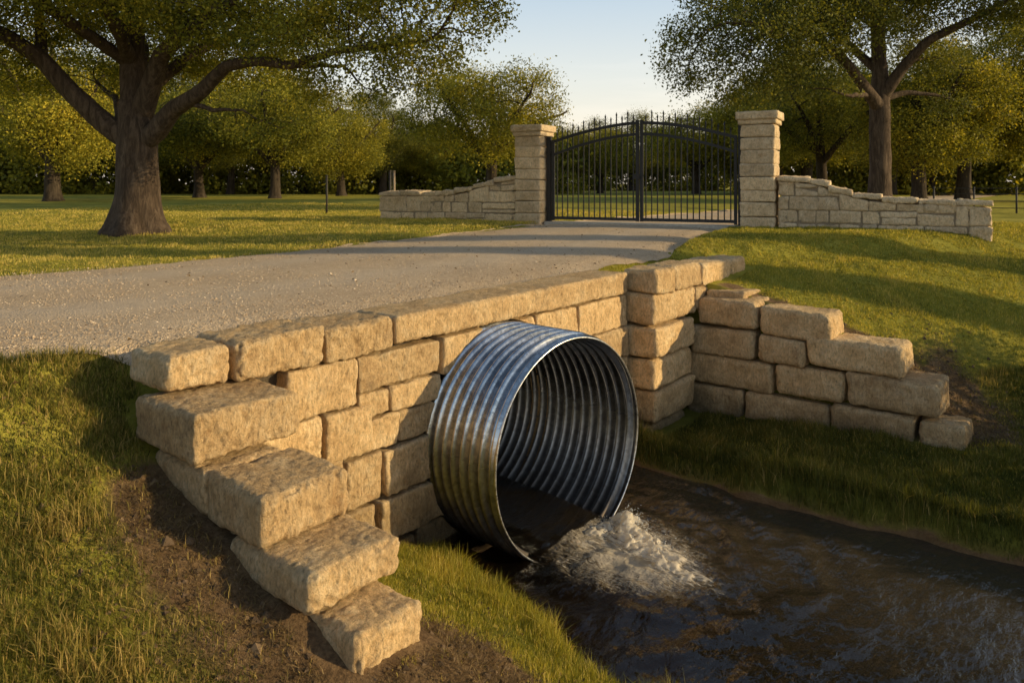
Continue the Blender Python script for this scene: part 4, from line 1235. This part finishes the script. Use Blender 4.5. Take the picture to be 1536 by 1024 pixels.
def scatter(K, n0, n1, u0, u1, rs): return rs.uniform(n0, n1, K), rs.uniform(u0, u1, K)

def blocked(n, u):
    w1 = (u > -.52) & (u < .2) & (n > -.5) & (n < 1.8)
    w2 = (u > -.46) & (u < 5.35) & (n > -.6) & (n < .02)
    w3 = (u > 5.3) & (u < 8.2) & (n > -.15) & (n < .5)
    w4 = (u > 6.45) & (u < 7.12) & (n > .3) & (n < 3.4)
    w5 = (np.abs(u - PIPE_U) < PIPE_R + .1) & (n > -.2) & (n < PIPE_N)
    rn_, rf_ = interp(u, NEAR), interp(u, FAR)
    rd = (n < rn_ + .0) & (n > rf_)
    return w1 | w2 | w3 | w4 | w5 | rd

def grass_patch(name, label, K, n0, n1, u0, u1, h, w, seed, ydens=None, lean=.45, hvar=.35, soilcut=True, clump=2.2, straw=.12, tm=.42, mat='grass', thr=None, zmax=9):
    rs = np.random.RandomState(seed)
    n, u = scatter(K, n0, n1, u0, u1, rs)
    X, Y = W(n, u)
    m = ~blocked(n, u) & (Y > 1.3)
    n, u, X, Y = n[m], u[m], X[m], Y[m]
    Z = height(n, u)
    m = visible(X, Y, Z) & (Z > WATER + .01) & (Z < zmax)
    if ydens is not None: m &= rs.rand(len(Y)) < ydens(Y)
    n, u, X, Y, Z = n[m], u[m], X[m], Y[m], Z[m]
    s = soil_mask(n, u)
    cl = noise2(X * clump, Y * clump, seed + 2, 3)
    if thr is not None: s = np.where(cl > thr, s, 2.)
    m = rs.rand(len(s)) > np.clip((s - .22) * 2.0 + np.clip(cl, -.3, .3), .0, .97)
    n, u, X, Y, Z, s, cl = n[m], u[m], X[m], Y[m], Z[m], s[m], cl[m]
    sc_ = np.where(Y > 7, 1 + (Y - 7) * .02, 1)
    hg = h * (1 + hvar * rs.normal(0, 1, len(X))).clip(.35, 2.2) * (1 + .8 * cl).clip(.4, 1.7) * (1 - .45 * np.clip(s, 0, 1)) * sc_
    # longer fringe hanging over the water
    fr = np.exp(-((u - uL(n) + .12) / .22) ** 2) + np.exp(-((u - uR(n) - .16) / .16) ** 2)
    hg *= 1 + 1.5 * fr * (n > -.1)
    wd = w * np.maximum(1, Y / 6.5) * rs.uniform(.7, 1.3, len(X))
    tint = np.clip(rs.normal(tm, .15, len(X)) + cl * .35 + np.clip(s, 0, 1) * .3, 0, 1)
    tint = np.where(rs.rand(len(X)) < straw, rs.uniform(.75, 1, len(X)), tint)
    o = link(name, blades(name, X, Y, Z, hg, wd, tint, rs, lean), M[mat])
    props(o, label, 'grass', kind='stuff')
    return len(X)
cnts = []
cnts.append(grass_patch('grass', 'rough tufted grass on the near slope at the lower left', 330000, -1.6, 4.2, -5.2, -.35, .050, .0023, 1, straw=.24, lean=.8, hvar=.5, clump=3.2, tm=.3, mat='shaded_rough_grass'))
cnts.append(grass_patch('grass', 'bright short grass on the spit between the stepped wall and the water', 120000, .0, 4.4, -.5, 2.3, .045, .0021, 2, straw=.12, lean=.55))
cnts.append(grass_patch('grass', 'shaded grass on the ledge below the far wing wall', 330000, .0, 8.5, 4.5, 10.5, .06, .0028, 3, tm=.3, straw=.05, mat='shaded_rough_grass', zmax=-1.25))
cnts.append(grass_patch('grass', 'mown lawn grass on the right between the far wing wall and the gate', 640000, -2.2, 8.5, 5.4, 17.0, .027, .0024, 4, ydens=lambda Y: np.clip(1.25 - Y / 18, .22, 1), straw=.12, tm=.52))
cnts.append(grass_patch('grass', 'mown lawn grass on the left beyond the drive', 520000, -23.0, -5.2, -9.0, 17.0, .030, .0026, 5, ydens=lambda Y: np.clip(1.3 - Y / 22, .12, 1), straw=.16, tm=.6))
cnts.append(grass_patch('grass', 'taller wild tufts of grass on the near slope at the lower left', 60000, .1, 3.4, -3.2, -.5, .085, .0024, 8, lean=.6, hvar=.4, clump=2.6, tm=.4, mat='shaded_rough_grass', thr=.22, straw=.3))
print('blades', cnts)

# dead straw and crumbs on the bare soil
rs = np.random.RandomState(91)
n, u = scatter(170000, -.4, 4.0, -2.2, 1.6, rs); n2_, u2_ = scatter(60000, .8, 4.2, 6.6, 8.6, rs)
n = np.concatenate([n, n2_]); u = np.concatenate([u, u2_])
s = soil_mask(n, u); m = (rs.rand(len(s)) < (s - .2) * .8) & ~blocked(n, u)
n, u = n[m], u[m]; X, Y = W(n, u); Z = height(n, u); m = visible(X, Y, Z) & (Z > WATER + .03)
X, Y, Z = X[m], Y[m], Z[m]; Kc = len(X)
o = link('dry_straw', blades('dry_straw', X, Y, Z + .004, rs.uniform(.02, .06, Kc), rs.uniform(.001, .0024, Kc), np.clip(rs.normal(.4, .25, Kc), 0, 1), rs, lay=rs.uniform(1.2, 2.6, Kc)), M['straw'])
props(o, 'dead straw lying on the bare soil beside the wing walls', 'straw', kind='stuff')

def litter(name, label, K, n0, n1, u0, u1, sz, seed, cond):
    rs = np.random.RandomState(seed)
    n, u = scatter(K, n0, n1, u0, u1, rs); m = cond(n, u, rs); n, u = n[m], u[m]
    X, Y = W(n, u); Z = np.maximum(height(n, u), np.where((n < interp(u, NEAR)) & (n > interp(u, FAR)), road_z(n, u) + .008, -9)); m = visible(X, Y, Z) & (Z > WATER + .03); X, Y, Z = X[m], Y[m], Z[m]; K = len(X)
    a_ = rs.uniform(0, 6.28, K); s_ = sz * rs.uniform(.6, 1.3, K)
    ca, sa = np.cos(a_) * s_, np.sin(a_) * s_
    t1, t2, t3 = rs.uniform(.0, .5, (3, K)) * s_
    p = np.stack([X, Y, Z + .006], 1)
    V = np.stack([p, p + np.stack([ca * .5 - sa * .3, sa * .5 + ca * .3, t1], 1), p + np.stack([ca, sa, t2], 1), p + np.stack([ca * .5 + sa * .3, sa * .5 - ca * .3, t3], 1)], 1).reshape(-1, 3)
    F = np.arange(K * 4).reshape(K, 4)
    o = link(name, mesh_np(name, V, np.concatenate([F[:, [0, 1, 2]], F[:, [0, 2, 3]]]), False, {'tint': np.repeat(np.clip(rs.normal(.35, .25, K), 0, 1), 4)}), M['straw'])
    props(o, label, 'leaves', kind='stuff')
litter('fallen_leaves', 'small dry brown leaves scattered over the drive', 1500, -6.2, -.4, -3, 12, .035, 201, lambda n, u, r: r.rand(len(n)) < .2 + .8 * (np.minimum(interp(u, NEAR) - n, n - interp(u, FAR)) < .5))
litter('fallen_leaves', 'small dry brown leaves lying on the near slope and bare soil', 2600, -1.2, 3.4, -3, 1.4, .032, 202, lambda n, u, r: ~blocked(n, u) & (r.rand(len(n)) < .25 + soil_mask(n, u)))

def stones_mesh(name, X, Y, Z, sz, tint, rs):
    K = len(X)
    v = ico[None] * (1 + rs.normal(0, .22, (K, 6, 1))) * sz[:, None, None] * np.array([1, 1, .7])
    a_ = rs.uniform(0, 6.28, K); c_, s_ = np.cos(a_)[:, None], np.sin(a_)[:, None]
    vx = v[:, :, 0] * c_ - v[:, :, 1] * s_; vy = v[:, :, 0] * s_ + v[:, :, 1] * c_
    V = np.stack([vx + X[:, None], vy + Y[:, None], v[:, :, 2] + Z[:, None]], -1).reshape(-1, 3)
    F = (icf[None] + (np.arange(K) * 6)[:, None, None]).reshape(-1, 3)
    return mesh_np(name, V, F, False, {'tint': np.repeat(tint, 6)})
K = 60000
n, u = scatter(K, -6.6, -.45, -3.0, 10.0, rs); X, Y = W(n, u)
rn_, rf_ = interp(u, NEAR), interp(u, FAR)
m = (n < rn_ + rs.normal(0, .07, K)) & (n > rf_ + rs.normal(0, .1, K)) & (rs.rand(K) < np.clip(1.5 - Y / 9, .1, 1))
n, u, X, Y = n[m], u[m], X[m], Y[m]
Z = np.maximum(road_z(n, u), height(n, u, False)); m = visible(X, Y, Z); n, u, X, Y, Z = n[m], u[m], X[m], Y[m], Z[m]
o = link('gravel', stones_mesh('gravel', X, Y, Z + .001, rs.gamma(3, .0014, len(X)) + .0015, rs.rand(len(X)), rs), M['pebble'])
props(o, 'loose gravel scattered over the surface of the drive', 'gravel', kind='stuff')

n, u = scatter(9000, -.4, 4.0, -2.0, 1.4, rs); n2_, u2_ = scatter(5000, .6, 4.2, 6.7, 8.6, rs)
n = np.concatenate([n, n2_]); u = np.concatenate([u, u2_]); s = soil_mask(n, u)
m = (rs.rand(len(s)) < s * .9) & ~blocked(n, u); n, u = n[m], u[m]; X, Y = W(n, u); Z = height(n, u); m = visible(X, Y, Z) & (Z > WATER + .03); X, Y, Z = X[m], Y[m], Z[m]
o = link('soil_crumbs', stones_mesh('soil_crumbs', X, Y, Z, rs.gamma(1.6, .0055, len(X)) + .003, np.clip(rs.normal(.05, .06, len(X)), 0, 1), rs), M['crumb'])
props(o, 'brown clods and chips of soil at the foot of the wing walls', 'soil', kind='stuff')

# ------------------------------------------------------------------ sky, sun, camera
SUN_EL = rad(15.5)
SX, SY = .985, -.17                     # towards the sun, horizontally
wd_ = bpy.data.worlds.new('World'); SC.world = wd_; wd_.use_nodes = True
nt = wd_.node_tree; nt.nodes.clear()
out = nt.nodes.new('ShaderNodeOutputWorld'); bg = nt.nodes.new('ShaderNodeBackground')
sky = nt.nodes.new('ShaderNodeTexSky'); sky.sky_type = 'NISHITA'; sky.sun_disc = False
sky.sun_elevation = SUN_EL; sky.sun_rotation = math.atan2(SX, SY)
sky.altitude = 150; sky.air_density = 1.2; sky.dust_density = 1.6; sky.ozone_density = 1.2
tc = nt.nodes.new('ShaderNodeTexCoord'); mp = nt.nodes.new('ShaderNodeMapping'); mp.inputs['Scale'].default_value = (1.4, 1.4, 15)
ns_ = nt.nodes.new('ShaderNodeTexNoise'); ns_.inputs['Scale'].default_value = 1.7; ns_.inputs['Detail'].default_value = 6; ns_.inputs['Roughness'].default_value = .55
nt.links.new(tc.outputs['Generated'], mp.inputs[0]); nt.links.new(mp.outputs[0], ns_.inputs['Vector'])
cr = nt.nodes.new('ShaderNodeValToRGB'); cr.color_ramp.elements[0].position = .46; cr.color_ramp.elements[1].position = .72
nt.links.new(ns_.outputs['Fac'], cr.inputs[0])
sepz = nt.nodes.new('ShaderNodeSeparateXYZ'); nt.links.new(tc.outputs['Generated'], sepz.inputs[0])
mr = nt.nodes.new('ShaderNodeMapRange'); mr.inputs['From Min'].default_value = .02; mr.inputs['From Max'].default_value = .2; mr.inputs['To Min'].default_value = .75; mr.inputs['To Max'].default_value = .0
nt.links.new(sepz.outputs[2], mr.inputs['Value'])
mu = nt.nodes.new('ShaderNodeMath'); mu.operation = 'MULTIPLY'; nt.links.new(cr.outputs[0], mu.inputs[0]); nt.links.new(mr.outputs[0], mu.inputs[1])
mx = nt.nodes.new('ShaderNodeMix'); mx.data_type = 'RGBA'
nt.links.new(mu.outputs[0], mx.inputs[0]); nt.links.new(sky.outputs[0], mx.inputs[6]); mx.inputs[7].default_value = (9.5, 8.3, 7.0, 1)
hz_ = nt.nodes.new('ShaderNodeMapRange'); hz_.inputs['From Min'].default_value = 0; hz_.inputs['From Max'].default_value = .45; hz_.inputs['To Min'].default_value = .7; hz_.inputs['To Max'].default_value = .42
nt.links.new(sepz.outputs[2], hz_.inputs['Value'])
hx = nt.nodes.new('ShaderNodeMix'); hx.data_type = 'RGBA'
nt.links.new(hz_.outputs[0], hx.inputs[0]); nt.links.new(mx.outputs[2], hx.inputs[6]); hcol = nt.nodes.new('ShaderNodeValToRGB'); he = hcol.color_ramp.elements
he[0].position = .05; he[0].color = (1.0, .88, .72, 1); he[1].position = .27; he[1].color = (.56, .70, .84, 1)
e2_ = he.new(.55); e2_.color = (.14, .20, .28, 1)
e_ = he.new(.14); e_.color = (.86, .85, .80, 1)
nt.links.new(sepz.outputs[2], hcol.inputs[0])
hs_ = nt.nodes.new('ShaderNodeVectorMath'); hs_.operation = 'SCALE'; hs_.inputs['Scale'].default_value = 8.8
nt.links.new(hcol.outputs[0], hs_.inputs[0]); nt.links.new(hs_.outputs[0], hx.inputs[7])
nt.links.new(hx.outputs[2], bg.inputs[0]); bg.inputs[1].default_value = .145
nt.links.new(bg.outputs[0], out.inputs[0])

sl = bpy.data.lights.new('sun', 'SUN'); sl.energy = 5.0; sl.angle = rad(.6); sl.color = (1.0, .775, .42)
so = bpy.data.objects.new('sun', sl); COL.objects.link(so)
d = -Vector((SX * cos(SUN_EL), SY * cos(SUN_EL), sin(SUN_EL))).normalized()
so.rotation_euler = d.to_track_quat('-Z', 'Y').to_euler(); so.location = (30, 5, 20)

cam = bpy.data.cameras.new('camera'); co_ = bpy.data.objects.new('camera', cam); COL.objects.link(co_)
co_.location = (0, 0, 1.1); co_.rotation_euler = (rad(90), 0, 0)
cam.sensor_width = 36; cam.lens = 36 * 1130 / 1536; cam.shift_y = -(512 - 274) / 1536
cam.clip_start = .05; cam.clip_end = 3000
cam.dof.use_dof = True; cam.dof.focus_distance = 5.6; cam.dof.aperture_fstop = 3.6
SC.camera = co_
SC.render.engine = 'CYCLES'
SC.render.resolution_x = 1024; SC.render.resolution_y = 682
SC.view_settings.view_transform = 'Standard'; SC.view_settings.look = 'None'; SC.view_settings.exposure = 0; SC.view_settings.gamma = 1
SC.cycles.use_denoising = True
SC.cycles.max_bounces = 8; SC.cycles.transparent_max_bounces = 12; SC.cycles.diffuse_bounces = 3; SC.cycles.glossy_bounces = 4
SC.cycles.sample_clamp_indirect = 6
